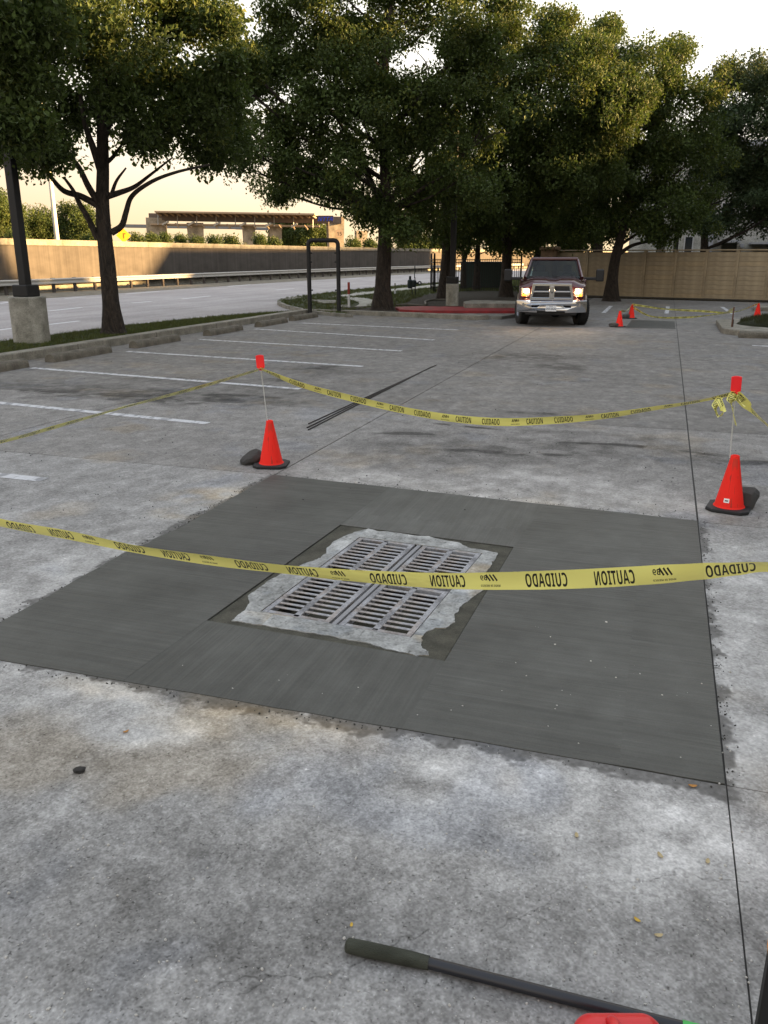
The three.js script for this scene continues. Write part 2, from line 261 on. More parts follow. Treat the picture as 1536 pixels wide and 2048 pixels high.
for (let j = 0; j + 1 < zr.length; j++) for (let i = 0; i + 1 < xs.length; i++) {
  if (i === 2 && j === 2) continue;                                   // the new patch lies here
  let a = xs[i], b = xs[i + 1]; const g = j >= 3 ? 0.0075 : 0.003;
  if (j >= 8 && b < -3.5) { if (i === 0 ? j >= 9 : j >= 10) continue; }
  let out;
  if (i === 1 && j >= 9) { out = [[-5.3, zr[j] - g], [b - g, zr[j] - g], [b - g, zr[j + 1] + g], [-5.3, zr[j + 1] + g]]; if (j > 10) continue; }
  else out = [[a + g, zAt(j, a) - g], [b - g, zAt(j, b) - g], [b - g, zAt(j + 1, b) + g], [a + g, zAt(j + 1, a) + g]];
  const zn = j < 2 ? zones[0] : j < 4 && i < 4 ? zones[1] : j < 7 && i < 4 ? zones[3] : zones[2];
  mesh('concrete_slab', groundUV(slabOf(out, 0, 0.12), zn.x0, zn.x1, zn.z0, zn.z1), zn.detail && (j === 3 || (j === 2 && i === 0)) ? zn.old : zn.mat, lot);
}
// ---------- the new concrete patch ----------
const broom = (dir, tone, k = 0) => {
  const t = dataTex(1024, 1024, (u, v, o) => {
    const [a, b] = dir ? [v, u] : [u, v];
    const s = tn(a * 6 + k, b * 300, 300) - 0.5, s2 = tn(a * 3 + 2, b * 90 + 5, 90) - 0.5, s3 = tn(a * 2, b * 24 + 9, 24) - 0.5, c = tfbm(u, v, 5, 4) - 0.5, f = tn(u * 500, v * 500, 500) - 0.5;
    let q = tone + s * 9 + s2 * 7 + s3 * 6 + c * 28 + (tfbm(u + 0.2, v, 18, 3) - 0.5) * 12 + f * 9; const scr = tn(a * 2 + 5, b * 260 + 3, 260); if (scr > 0.955) q += 14 * tn(a * 4, b * 20, 20);
    o[0] = q - 4; o[1] = q - 4.2; o[2] = q - 9;
  });
  return std({ map: t, bumpMap: dataTex(512, 512, (u, v, o) => { const [a, b] = dir ? [v, u] : [u, v]; o[0] = o[1] = o[2] = 128 + 200 * (tn(a * 5, b * 200, 200) - 0.5) + 60 * (tn(a * 100, b * 100, 100) - 0.5); }, false), bumpScale: 0.0022, roughness: 0.62 });
};
const patch = new THREE.Group(); patch.name = 'new_concrete_patch'; patch.userData = { kind: 'structure', label: 'freshly poured dark grey concrete square round the storm drain' }; scene.add(patch);
const inn = { bl: [-2.235, -5.69], br: [-0.865, -5.6], fr: [-0.905, -3.745], fl: [-2.325, -3.80] };
const wob = (a, b, n, amp) => { const r = []; for (let i = 0; i < n; i++) { const t = i / n; r.push([lerp(a[0], b[0], t) + (i ? gauss() * amp : 0), lerp(a[1], b[1], t) + (i ? gauss() * amp : 0)]); } return r; };
const oBL = [-3.40, -6.92], oBR = [0.405, -6.665], oFR = [0.404, -3.085], oFL = [-3.42, -3.03], mB0 = [-2.20, -6.845], mB1 = [-0.80, -6.745], mF0 = [-2.36, -3.045], mF1 = [-0.93, -3.065];
const UV = (g) => metreUV(g, 0.5);
mesh('broomed_panel', UV(slabOf([...wob(oBL, [-3.38, -5.2], 5, 0.004), ...wob([-3.38, -5.2], [-3.45, -4.6], 5, 0.012), ...wob([-3.45, -4.6], oFL, 6, 0.006), ...wob(oFL, mF0, 5, 0.004), mF0, inn.fl, inn.bl, ...wob(mB0, oBL, 4, 0.006)], 0.004, 0.12)), broom(0, 71), patch);
mesh('broomed_panel', UV(slabOf([mB0, inn.bl, inn.br, ...wob(mB1, mB0, 6, 0.006)], 0.003, 0.12)), broom(1, 80, 3), patch);
mesh('broomed_panel', UV(slabOf([mB1, inn.br, inn.fr, ...wob(mF1, oFR, 8, 0.004), ...wob(oFR, oBR, 4, 0.001), ...wob(oBR, mB1, 6, 0.006)], 0.004, 0.12)), broom(0, 74, 5), patch);
mesh('broomed_panel', UV(slabOf([inn.fl, mF0, ...wob(mF0, mF1, 7, 0.004), mF1, inn.fr], 0.0032, 0.12)), broom(1, 71, 7), patch);
// ---------- storm drain: collar, pit and four cast grates ----------
const drain = thing('storm_drain', 'old pale concrete drain collar with ragged dark mortar edge in the new patch', 'storm drain');
const q = (x, y) => { const p = gp(400 + x / 2.327, 1020 + y / 2.327); return [p.x, p.z]; };
const gx = [-2.045, -1.597, -1.548, -1.10], gz = [-5.44, -4.735, -4.69, -3.985];
const DC = [(gx[0] + gx[3]) / 2, (gz[0] + gz[3]) / 2], DA = 0.066;   // the drain sits a little askew in the patch
const askew = (x, z) => [DC[0] + (x - DC[0]) * Math.cos(DA) - (z - DC[1]) * Math.sin(DA), DC[1] + (x - DC[0]) * Math.sin(DA) + (z - DC[1]) * Math.cos(DA)];
const turned = (g) => g.translate(-DC[0], 0, -DC[1]).rotateY(-DA).translate(DC[0], 0, DC[1]);
const wells = [[askew(gx[0], gz[0]), askew(gx[3], gz[0]), askew(gx[3], gz[3]), askew(gx[0], gz[3])]];
const inset = 0.007;
mesh('mortar', metreUV(slabOf([[inn.bl[0] + inset, inn.bl[1] + inset], [inn.br[0] - inset, inn.br[1] + inset], [inn.fr[0] - inset, inn.fr[1] - inset], [inn.fl[0] + inset, inn.fl[1] - inset]], -0.004, 0.1, wells)), std({ map: tile(concreteTile, 2), bumpMap: tile(bumpFine, 2), bumpScale: 0.008, color: lin(0.22, 0.21, 0.17), roughness: 0.9 }), drain);
const ragged = [[785, 86], [830, 100], [870, 98], [1000, 120], [1060, 122], [1130, 140], [1200, 150], [1250, 176], [1320, 186], [1385, 200], [1378, 225], [1360, 240], [1352, 265], [1330, 290], [1345, 330], [1320, 370], [1260, 415], [1220, 440], [1200, 470], [1182, 488], [1188, 520], [1150, 548], [1100, 550], [1055, 566], [1035, 590], [1028, 620], [1035, 645], [1060, 660], [1065, 676], [1010, 676], [930, 660], [850, 642], [790, 622], [700, 606], [600, 584], [500, 570], [400, 556], [320, 540], [250, 532], [190, 520], [150, 515], [172, 492], [205, 470], [222, 440], [232, 425], [222, 402], [262, 370], [330, 322], [375, 298], [440, 275], [480, 252], [530, 236], [560, 222], [590, 196], [590, 176], [625, 146], [680, 118], [730, 100]].map(([x, y]) => q(x, y)).flatMap((p, i, all) => { const n = all[(i + 1) % all.length]; return [0, 0.25, 0.5, 0.75].map((t) => [lerp(p[0], n[0], t) + gauss() * 0.0065, lerp(p[1], n[1], t) + gauss() * 0.0065]); });
const oldTex = dataTex(1024, 1024, (u, v, o) => { const a = fbm(u * 6 + 3, v * 6, 5) - 0.5, b = fbm(u * 40, v * 40, 3) - 0.5, c = vn(u * 200, v * 200) - 0.5; let k = 150 + a * 50 + b * 60 + c * 30; const p = vn(u * 90, v * 90 + 4); if (p > 0.82) k -= (p - 0.82) * 260; const w = sstep(0.52, 0.66, fbm(u * 5 + 40, v * 5, 4)); k += w * 26; const r = sstep(0.62, 0.75, fbm(u * 4 + 90, v * 4 + 8, 3)), bl = sstep(0.6, 0.7, fbm(u * 9 + 10, v * 9 + 30, 3)); o[0] = k + r * 14 - bl * 2; o[1] = k + r * 3; o[2] = k - 3 - r * 12 + bl * 3; });
mesh('old_concrete', metreUV(slabOf(ragged, 0.0015, 0.05, wells), 0.5), std({ map: oldTex, bumpMap: tile(bumpFine, 2), bumpScale: 0.006, roughness: 0.92 }), drain);
{ const d = 1.1, w = gx[3] - gx[0], l = gz[3] - gz[0], cx = (gx[0] + gx[3]) / 2, cz = (gz[0] + gz[3]) / 2;
  mesh('pit', turned(merge([box(w + 0.2, 0.1, l + 0.2, cx, -d, cz), box(0.1, d, l + 0.2, gx[0] - 0.055, -d / 2 - 0.06, cz), box(0.1, d, l + 0.2, gx[3] + 0.055, -d / 2 - 0.06, cz), box(w, d, 0.1, cx, -d / 2 - 0.06, gz[0] - 0.055), box(w, d, 0.1, cx, -d / 2 - 0.06, gz[3] + 0.055)])), std({ color: lin(0.02, 0.019, 0.018), roughness: 1 }), drain);
  mesh('grate_beam', turned(merge([box(0.018, 0.06, l - 0.004, gx[1] + 0.012, -0.045, cz), box(0.018, 0.06, l - 0.004, gx[2] - 0.012, -0.045, cz), box(w - 0.004, 0.05, 0.05, cx, -0.085, (gz[1] + gz[2]) / 2)])), M.rebar, drain); }
const iron = std({ map: dataTex(256, 256, (u, v, o) => { const a = tfbm(u, v, 10, 4) - 0.5, b = tn(u * 120, v * 120, 120) - 0.5; const k = 136 + a * 80 + b * 40, w = sstep(0.55, 0.7, tfbm(u + 0.4, v + 0.1, 6, 4)); o[0] = k + w * 4; o[1] = k - w * 3; o[2] = k + 3 - w * 10; }), metalness: 0.1, roughness: 0.62, bumpMap: bumpFine, bumpScale: 0.003 });
mesh('centre_bar', metreUV(turned(rbox(0.03, 0.03, gz[3] - gz[0] - 0.008, 0.004, DC[0], -0.0165, DC[1]))), std({ color: lin(0.26, 0.26, 0.27), roughness: 0.6, metalness: 0.2 }), drain);
const grateLabels = ['slotted iron drain grate on the kerb side, far from the black pole', 'slotted iron drain grate on the sticker cone side, far from the black pole', 'slotted iron drain grate on the kerb side, toward the black pole', 'slotted iron drain grate on the sticker cone side, toward the black pole'];
{ const L = gz[1] - gz[0] - 0.012, Wd = gx[1] - gx[0] - 0.012, T = 0.045, rim = 0.035, mid = 0.04, rows = 10;
  const spot = (x, z) => { const [a, b] = askew(x, z); return V3(a, -T + 0.001, b); };
  const first = thing('drain_grate', grateLabels[0], 'grate', spot((gx[0] + gx[1]) / 2, (gz[0] + gz[1]) / 2), -DA, 'cast iron grates over the storm drain');
  mesh('grate_frame', metreUV(merge([rbox(rim, T, L, 0.004, -Wd / 2 + rim / 2, T / 2, 0), rbox(rim, T, L, 0.004, Wd / 2 - rim / 2, T / 2, 0), rbox(mid, T - 0.001, L - 0.01, 0.004, 0, T / 2 - 0.0005, 0), rbox(Wd - rim * 2, T - 0.001, rim, 0.004, 0, T / 2 - 0.0005, -L / 2 + rim / 2), rbox(Wd - rim * 2, T - 0.001, rim, 0.004, 0, T / 2 - 0.0005, L / 2 - rim / 2)])), iron, first);
  const pitch = (L - rim * 2) / rows, bw = (Wd - rim * 2 - mid) / 2 + 0.004, bg = metreUV(rbox(bw, 0.007, pitch * 0.37, 0.003));
  for (let r = 1; r < rows; r++) for (const s of [-1, 1]) { const b = mesh('grate_bar', bg, iron, first); b.position.set(s * (mid / 2 + bw / 2 - 0.002), T - 0.0055, -L / 2 + rim + pitch * r); }
  const cxs = [(gx[0] + gx[1]) / 2, (gx[2] + gx[3]) / 2], czs = [(gz[0] + gz[1]) / 2, (gz[2] + gz[3]) / 2];
  copyOf(first, grateLabels[1], spot(cxs[1], czs[0]), -DA); copyOf(first, grateLabels[2], spot(cxs[0], czs[1]), -DA); copyOf(first, grateLabels[3], spot(cxs[1], czs[1]), -DA); }
// ---------- painted stripes ----------
const paintTex = dataTex(512, 128, (u, v, o) => { const w = sstep(0.34, 0.5, fbm(u * 30, v * 12, 4)); const k = lerp(140, 192, w) + (vn(u * 200, v * 60) - 0.5) * 20; o[0] = k; o[1] = k; o[2] = k + 2; });
const paint = std({ map: paintTex, roughness: 0.7 });
function stripe(a, b, w = 0.1) {
  const d = new THREE.Vector2(b[0] - a[0], b[1] - a[1]), n = new THREE.Vector2(-d.y, d.x).normalize().multiplyScalar(w / 2);
  const g = slabOf([[a[0] + n.x, a[1] + n.y], [b[0] + n.x, b[1] + n.y], [b[0] - n.x, b[1] - n.y], [a[0] - n.x, a[1] - n.y]], 0.004, 0.003);
  mesh('painted_stripe', metreUV(g, 0.6), paint, lot);
}
for (const [a, b, c, d] of [[-60, 800, 415, 847], [64, 736, 600, 778], [255, 703, 725, 733], [400, 679, 803, 702], [510, 658, 868, 680], [600, 646, 915, 660], [-120, 938, 88, 960], [1207, 626, 1222, 612], [1336, 613, 1333, 627], [1444, 614, 1466, 628], [1505, 691, 1600, 696]]) stripe(G(a, b), G(c, d), a > 1000 ? 0.15 : 0.135);
// ---------- kerbs, verge, road ----------
const P = (list, y = 0) => list.map(([a, b]) => { const p = gp(a, b, y); return [p.x, p.z]; });
function ribbon(line, w0, w1) {   // an outline offset left and right of a line of ground points
  const L = [], R = [];
  line.forEach((p, i) => { const a = line[Math.max(0, i - 1)], b = line[Math.min(line.length - 1, i + 1)]; const d = new THREE.Vector2(b[0] - a[0], b[1] - a[1]).normalize(); L.push([p[0] + d.y * w0, p[1] - d.x * w0]); R.push([p[0] + d.y * w1, p[1] - d.x * w1]); });
  return [...L, ...R.reverse()];
}
const smoothLine = (pts, n = 6) => { const c = new THREE.CatmullRomCurve3(pts.map(([x, z]) => V3(x, 0, z)), false, 'centripetal'); return c.getPoints(pts.length * n).map((p) => [p.x, p.z]); };
const roadTex = dataTex(1024, 1024, (u, v, o) => { const a = tfbm(u, v, 5, 5) - 0.5, s = tn(u * 30, v * 2, 30) - 0.5, b = tn(u * 300, v * 300, 300) - 0.5; const k = 148 + a * 40 + s * 16 + b * 24; o[0] = k + 4; o[1] = k; o[2] = k - 1; });
const roadMat = std({ map: tile(roadTex, 0.08), bumpMap: tile(bumpFine, 1), bumpScale: 0.003, color: lin(0.95, 0.93, 0.93), roughness: 0.8 });
const railLine = smoothLine([[-33.2, 10], [-33.3, -20], [-33.5, -48], [-33.4, -70], [-32.2, -95], [-29.5, -118], [-24, -145], [-16, -172], [-4, -205]]);
const roadEdge = railLine.map(([x, z]) => [x + 0.6, z]);
structure('road', metreUV(slabOf([[-12.6, 10], ...roadEdge, [22, -205], [4, -172], [-5.5, -145], [-11.5, -118], [-13, -95], [-13, -60], [-12.3, -28.35]], -0.03, 0.1)), roadMat);
const laneMat = std({ color: lin(0.66, 0.66, 0.68), roughness: 0.8 });
const lanes = new THREE.Group(); lanes.name = 'lane_markings'; lanes.userData.kind = 'structure'; scene.add(lanes);
const dash = (a, b, w = 0.14) => { const d = new THREE.Vector2(b[0] - a[0], b[1] - a[1]), n = new THREE.Vector2(-d.y, d.x).normalize().multiplyScalar(w / 2); mesh('lane_dash', slabOf([[a[0] + n.x, a[1] + n.y], [b[0] + n.x, b[1] + n.y], [b[0] - n.x, b[1] - n.y], [a[0] - n.x, a[1] - n.y]], -0.0255, 0.004), laneMat, lanes); };
for (const [a, b, c, d] of [[-40, 665, 30, 656], [98, 649, 158, 642], [98, 622, 163, 615], [0, 607, 30, 603], [252, 588, 318, 583], [364, 598, 420, 592], [265, 606, 302, 603], [456, 573, 500, 569], [552, 580, 588, 577], [130, 597, 170, 594]]) { const p = P([[a, b], [c, d]], -0.03); dash(p[0], p[1]); }
for (let z = -75; z > -150; z -= 12) { const k = railLine.reduce((m, p) => Math.abs(p[1] - z) < Math.abs(m[1] - z) ? p : m); dash([k[0] + 5, z], [k[0] + 5.2, z - 3]); dash([k[0] + 9, z - 4], [k[0] + 9.3, z - 7]); }
// long kerb beside the wheel stops, then the kerb across the end of the lot
const kerbLine = [[-12.1, 6], [-12.08, -10], [-12.1, -28.2]];
const kerbSide = thing('lot_kerb', 'worn grey concrete kerb running behind the row of wheel stops', 'kerb');
{ let z = 6; let i = 0; while (z > -28.2) { const l = Math.min(3.04, z + 28.2); mesh('kerb_block', metreUV(rbox(0.32, 0.30, l - 0.012, 0.03, -12.24, 0.02 + (i++ % 3) * 0.002, z - l / 2)), M.kerb, kerbSide); z -= 3.04; } }
const endLine = smoothLine([[-12.4, -28.42], [-11.0, -28.25], [-9.3, -27.95], [-7.4, -27.55], [-6.2, -27.2], [-5.75, -27.15], [-5.45, -27.5]], 4);
const kerbEnd = thing('end_kerb', 'grey concrete kerb across the end of the lot in front of the broad tree', 'kerb');
mesh('kerb_body', metreUV(slabOf(ribbon(endLine, -0.01, 0.28), 0.15, 0.3, [], 0.02)), M.kerb, kerbEnd);
// grass verge between kerb and road
const grassTex = dataTex(512, 512, (u, v, o) => { const a = tfbm(u, v, 8, 5), b = tn(u * 200, v * 200, 200); const k = 0.55 + a * 0.6 + (b - 0.5) * 0.5; o[0] = 66 * k; o[1] = 76 * k; o[2] = 40 * k; });
const grassMat = std({ map: tile(grassTex, 0.6), bumpMap: tile(bumpFine, 3), bumpScale: 0.03, roughness: 1 });
structure('grass_verge', metreUV(slabOf([[-12.40, 6], [-14.5, 6], [-14.6, -14], [-14.6, -21], [-14.1, -24.5], [-13.2, -27.3], [-12.41, -28.2]].reverse(), 0.10, 0.2)), grassMat);
const bladeGeo = (() => { const pos = [], idx = []; for (let i = 0; i < 7; i++) { const a = i * 2.4, r = 0.03 * Math.sqrt(i / 7), h = 0.045 + 0.03 * ((i * 37 % 10) / 10), x = Math.cos(a) * r, z = Math.sin(a) * r, lx = Math.cos(a * 1.7) * 0.02, lz = Math.sin(a * 1.7) * 0.02, wx = Math.cos(a + 1) * 0.004, wz = Math.sin(a + 1) * 0.004; const k = pos.length / 3; pos.push(x - wx, 0, z - wz, x + wx, 0, z + wz, x + lx, h, z + lz); idx.push(k, k + 1, k + 2); } const g = new THREE.BufferGeometry(); g.setAttribute('position', new THREE.Float32BufferAttribute(pos, 3)); g.setIndex(idx); g.computeVertexNormals(); return g; })();
function inside(poly, x, z) { let c = false; for (let i = 0, j = poly.length - 1; i < poly.length; j = i++) { const [ax, az] = poly[i], [bx, bz] = poly[j]; if (az > z !== bz > z && x < (bx - ax) * (z - az) / (bz - az) + ax) c = !c; } return c; }
function grass(name, label, poly, y, n, s = 1, not = []) {
  const xs_ = poly.map((p) => p[0]), zs = poly.map((p) => p[1]), x0 = Math.min(...xs_), x1 = Math.max(...xs_), z0 = Math.min(...zs), z1 = Math.max(...zs), list = [];
  for (let tries = 0; list.length < n && tries < n * 8; tries++) { const x = rr(x0, x1), z = rr(z0, z1); if (inside(poly, x, z) && !not.some((p) => inside(p, x, z))) list.push([x, z]); }
  const im = new THREE.InstancedMesh(bladeGeo, leafMat(0.075, 0.095, 0.03, 0.2), list.length), m = new THREE.Matrix4(), qq = new THREE.Quaternion(), c = new THREE.Color();
  list.forEach(([x, z], i) => { const k = s * rr(0.7, 1.3); qq.setFromAxisAngle(V3(0, 1, 0), rnd() * 6.28); m.compose(V3(x, y, z), qq, V3(k, k * rr(0.7, 1.2), k)); im.setMatrixAt(i, m); const t = rr(0.7, 1.4); im.setColorAt(i, c.setRGB(t * rr(0.9, 1.25), t, t * 0.8)); });
  im.name = numbered(name); im.castShadow = im.receiveShadow = true; im.userData = { kind: 'stuff', label, category: 'grass' }; scene.add(im);
}
grass('verge_grass', 'strip of short green grass between the kerb and the road', [[-12.45, -6], [-14.45, -6], [-14.55, -14], [-14.55, -21], [-14.05, -24.5], [-13.2, -27.1], [-12.45, -28]], 0.095, 9000, 1.1);
// lawn beyond the end kerb
const lawnEdge = smoothLine(P([[700, 629], [640, 624], [590, 615], [562, 607], [556, 602], [568, 597], [610, 591], [660, 585], [720, 578], [800, 571], [880, 565], [960, 560]], 0.1), 4);
const lawn = [...lawnEdge, [-9, -75], [-2.0, -75], [-5.6, -46.2], [-5.35, -33.4], [-5.45, -28.0], [-5.5, -27.8], [-6.2, -27.5], [-7.4, -27.85], [-9.3, -28.25], [-11, -28.56]];
structure('lawn', metreUV(slabOf(lawn, 0.10, 0.2)), grassMat);
const lk = thing('lawn_kerb', 'pale rounded kerb curving round the point of the lawn by the road', 'kerb');
mesh('kerb_body', metreUV(slabOf(ribbon(lawnEdge, -0.14, 0.03), 0.115, 0.25, [], 0.015)), M.kerbPale, lk);
// paths, red kerb, soil bed
const pathMat = std({ map: tile(concreteTile, 0.5), bumpMap: bumpFine, bumpScale: 0.003, color: lin(0.95, 0.93, 0.88) });
structure('sidewalk', metreUV(slabOf(P([[663, 593], [700, 586], [780, 578], [860, 570], [935, 563], [945, 565], [870, 574], [790, 582], [725, 589], [705, 593]], 0.106), 0.106, 0.03)), pathMat);
structure('curved_path', metreUV(slabOf(smoothLine(P([[690, 617], [712, 612], [718, 605], [700, 599], [688, 597], [712, 594], [735, 597], [752, 602], [745, 610], [728, 616], [705, 622]], 0.106), 4), 0.107, 0.03)), pathMat);
const kerbZ = (x) => { let z = -28.3; for (let i = 0; i + 1 < endLine.length; i++) { const [ax, az] = endLine[i], [bx, bz] = endLine[i + 1]; if (x >= ax && x <= bx) z = lerp(az, bz, (x - ax) / (bx - ax)); } return z; };
const behindKerb = (list) => list.map(([x, z]) => [x, Math.min(z, kerbZ(Math.max(-12.3, Math.min(-5.6, x))) - 0.31)]);
structure('walkway', metreUV(slabOf(behindKerb(P([[830, 622.5], [960, 622.5], [1036, 622.5], [1036, 628], [1000, 634], [975, 634], [940, 634], [900, 632], [856, 629], [820, 626]], 0.108)), 0.108, 0.3)), std({ map: tile(concreteTile, 0.5), color: lin(0.5, 0.49, 0.47) }));
structure('soil_bed', metreUV(slabOf(smoothLine(P([[800, 611], [822, 598], [860, 588], [905, 583], [960, 582], [1030, 583], [1036, 612], [920, 613]], 0.106), 3), 0.109, 0.03)), std({ map: tile(concreteTile, 1.5), bumpMap: tile(bumpFine, 2), bumpScale: 0.03, color: lin(0.10, 0.085, 0.06), roughness: 1 }));
structure('tree_soil', metreUV(slabOf(behindKerb(Array.from({ length: 28 }, (_, i) => { const a = i / 28 * 6.283; return [-10.1 + Math.cos(a) * (1.9 + 0.2 * Math.sin(a * 3)), -30.3 + Math.sin(a) * (1.75 + 0.2 * Math.cos(a * 4))]; })).reverse(), 0.111, 0.03)), std({ map: tile(concreteTile, 1.5), bumpMap: tile(bumpFine, 2), bumpScale: 0.03, color: lin(0.14, 0.12, 0.09), roughness: 1 }));
const redK = thing('red_kerb', 'concrete kerb painted dull red between the soil bed and walkway', 'kerb');
mesh('kerb_body', metreUV(slabOf(P([[790, 613.5], [840, 612], [900, 613], [1034, 614], [1036, 621.5], [840, 621], [800, 619]], 0.20), 0.20, 0.22, [], 0.015)), std({ map: tile(concreteTile, 0.8), color: lin(0.62, 0.035, 0.045), roughness: 0.7 }), redK);
const lowK = thing('low_concrete_kerb', 'raised pale concrete kerb behind the red kerb beside the pickup', 'kerb');
mesh('kerb_body', metreUV(slabOf(P([[927, 603], [945, 600], [1036, 602], [1040, 607], [930, 607]], 0.36), 0.36, 0.4, [], 0.02)), M.kerbPale, lowK);
const water = thing('utility_lid', 'pale concrete utility box lid in the grass left of the tall black frame', 'utility lid'); mesh('lid', metreUV(slabOf(P([[566, 599], [575, 596], [600, 593], [606, 595], [586, 598]], 0.13), 0.13, 0.08, [], 0.01)), M.kerbPale, water);
const water2 = thing('utility_lid', 'slightly raised flat concrete utility lid between the legs of the black frame', 'utility lid'); mesh('lid', metreUV(slabOf(P([[622, 599], [672, 600], [671, 605], [648, 606]], 0.16), 0.16, 0.1, [], 0.01)), M.kerbPale, water2);
const water3 = thing('utility_lid', 'flat concrete utility lid at the foot of the red and white post', 'utility lid'); mesh('lid', metreUV(slabOf(P([[658, 612], [690, 608], [702, 611], [690, 614]], 0.13), 0.13, 0.08, [], 0.01)), M.kerbPale, water3);
grass('lawn_grass', 'mown green grass of the lawn beyond the end kerb', lawn.map(([x, z]) => [x * 1, z]), 0.095, 16000, 1.5, [P([[663, 593], [860, 570], [935, 563], [945, 565], [705, 593]], 0.1), P([[690, 617], [718, 605], [688, 597], [735, 597], [752, 602], [728, 616]], 0.1), P([[800, 611], [860, 588], [960, 582], [1036, 583], [1036, 640], [830, 640]], 0.1), P([[700, 622], [765, 612], [850, 628], [800, 634]], 0.1)]);
// ---------- guard rail and retaining wall across the road ----------
{
  const gr = thing('guard_rail', 'galvanised corrugated guard rail on short dark posts along the far road edge', 'guard rail');
  const prof = [[0, 0.46], [0.08, 0.48], [0.08, 0.54], [0.02, 0.59], [0.02, 0.63], [0.08, 0.68], [0.08, 0.74], [0, 0.77], [-0.02, 0.77], [-0.02, 0.46]];
  const pts = railLine.filter(([, z]) => z < 0 && z > -150), pos = [], idx = [];
  pts.forEach(([x, z]) => prof.forEach(([dx, y]) => pos.push(x + dx, y, z)));
  for (let i = 0; i + 1 < pts.length; i++) for (let j = 0; j < prof.length; j++) { const k = (j + 1) % prof.length, a = i * prof.length + j, b = i * prof.length + k, c = a + prof.length, d = b + prof.length; idx.push(a, b, c, b, d, c); }
  let g = new THREE.BufferGeometry(); g.setAttribute('position', new THREE.Float32BufferAttribute(pos, 3)); g.setIndex(idx); g = toCreasedNormals(g, 0.4); mesh('rail_beam', g, M.galv, gr);
  const pg = merge([box(0.12, 0.8, 0.18, -0.09, 0.36, 0), rbox(0.16, 0.07, 0.24, 0.02, -0.10, 0.8, 0)]), pm = std({ color: lin(0.06, 0.05, 0.045), roughness: 0.9 });
  for (let z = -20; z > -150; z -= 1.9) { const i = railLine.findIndex((p) => p[1] < z), a = railLine[i - 1], b = railLine[i], t = (z - a[1]) / (b[1] - a[1]); const m = mesh('rail_post', pg, pm, gr); m.position.set(lerp(a[0], b[0], t) - 0.03, -0.04, z); }
  structure('road_shoulder', metreUV(slabOf(ribbon(railLine, 0.2, -3.9).map((p) => p), -0.02, 0.12), 1), std({ map: tile(concreteTile, 0.4), color: lin(0.45, 0.40, 0.33), roughness: 1 }));
  const wl = railLine.map(([x, z]) => [x - 3.6, z]);
  const wallTex = dataTex(1024, 256, (u, v, o) => { const f = tn(u * 160, v * 1.5, 160) - 0.5, a = tfbm(u, v, 6, 5) - 0.5, s = tn(u * 44, v * 0.8 + 3, 44) - 0.5; const k = 104 + f * 12 + a * 40 + s * 16; o[0] = k + 3; o[1] = k - 2; o[2] = k - 6; });
  const rw = thing('retaining_wall', 'long concrete retaining wall with dark streaked panel band beyond the guard rail', 'retaining wall');
  const strip = (x0, x1, y0, y1, uvS) => { const s = slabOf(ribbon(wl, x0, x1).map((p) => p), y1, y1 - y0); return metreUV(s, uvS); };
  mesh('panel_band', strip(-0.02, -0.42, 0.3, 2.62, 0.1), std({ map: tile(wallTex, 1, 3), color: lin(0.38, 0.36, 0.34), roughness: 0.95 }), rw);
  const wallPale = std({ map: tile(concreteTile, 0.7), bumpMap: bumpFine, bumpScale: 0.004, color: lin(0.45, 0.42, 0.38) });
  mesh('coping', strip(0.06, -0.5, 2.625, 2.98, 0.3), wallPale, rw);
  mesh('barrier_base', strip(0.16, -0.02, -0.1, 0.98, 0.3), wallPale, rw);
}
// ---------- traffic cones, markers, tape ----------
const coneProfile = [[0.126, 0.026], [0.123, 0.034], [0.113, 0.044], [0.036, 0.43], [0.034, 0.452], [0.028, 0.457], [0.022, 0.45], [0.022, 0.43]].map(([r, y]) => new THREE.Vector2(r, y));
function cone(label, p, turn, tilt = 0) {
  const c = thing('traffic_cone', label, 'traffic cone', p, turn, 'orange cones round the wet concrete');
  mesh('cone_body', new THREE.LatheGeometry(coneProfile, 28), M.cone, c);
  const s = new THREE.Shape(), w = 0.158, k = 0.05; s.moveTo(-w + k, -w); s.lineTo(w - k, -w); s.lineTo(w, -w + k); s.lineTo(w, w - k); s.lineTo(w - k, w); s.lineTo(-w + k, w); s.lineTo(-w, w - k); s.lineTo(-w, -w + k);
  mesh('cone_base', new THREE.ExtrudeGeometry(s, { depth: 0.014, bevelThickness: 0.008, bevelSize: 0.008, bevelSegments: 2 }).rotateX(-Math.PI / 2).translate(0, 0.008, 0), M.coneBase, c);
  return c;
}
const cL = gp(543, 931), cR = gp(1457, 1018);
const coneL = cone('orange traffic cone with flat rubble leaning on its kerb side, at a patch corner', cL, 0.25);
const coneR = cone('orange traffic cone with a white sticker low on its body', cR, -0.2);
{ const t = document.createElement('canvas'); t.width = 128; t.height = 64; const x = t.getContext('2d'); x.fillStyle = '#f4f2ee'; x.fillRect(0, 0, 128, 64); x.fillStyle = '#151515'; x.fillRect(26, 26, 76, 18); const tx = new THREE.CanvasTexture(t); tx.colorSpace = THREE.SRGBColorSpace;
  const g = new THREE.CylinderGeometry(0.1005, 0.1075, 0.034, 12, 1, true, -0.21, 0.42); const s = mesh('sticker', g.translate(0, 0.096, 0), std({ map: tx, roughness: 0.5 }), coneR); s.rotation.y = -0.12; }
const cFL = V3(-3.72, 0, -2.75), cFR = V3(1.0, 0, -2.72);
cone('orange traffic cone holding the tape near the front kerb-side patch corner', cFL, 0.4); cone('orange traffic cone holding the tape near the black handle', cFR, 0.1);
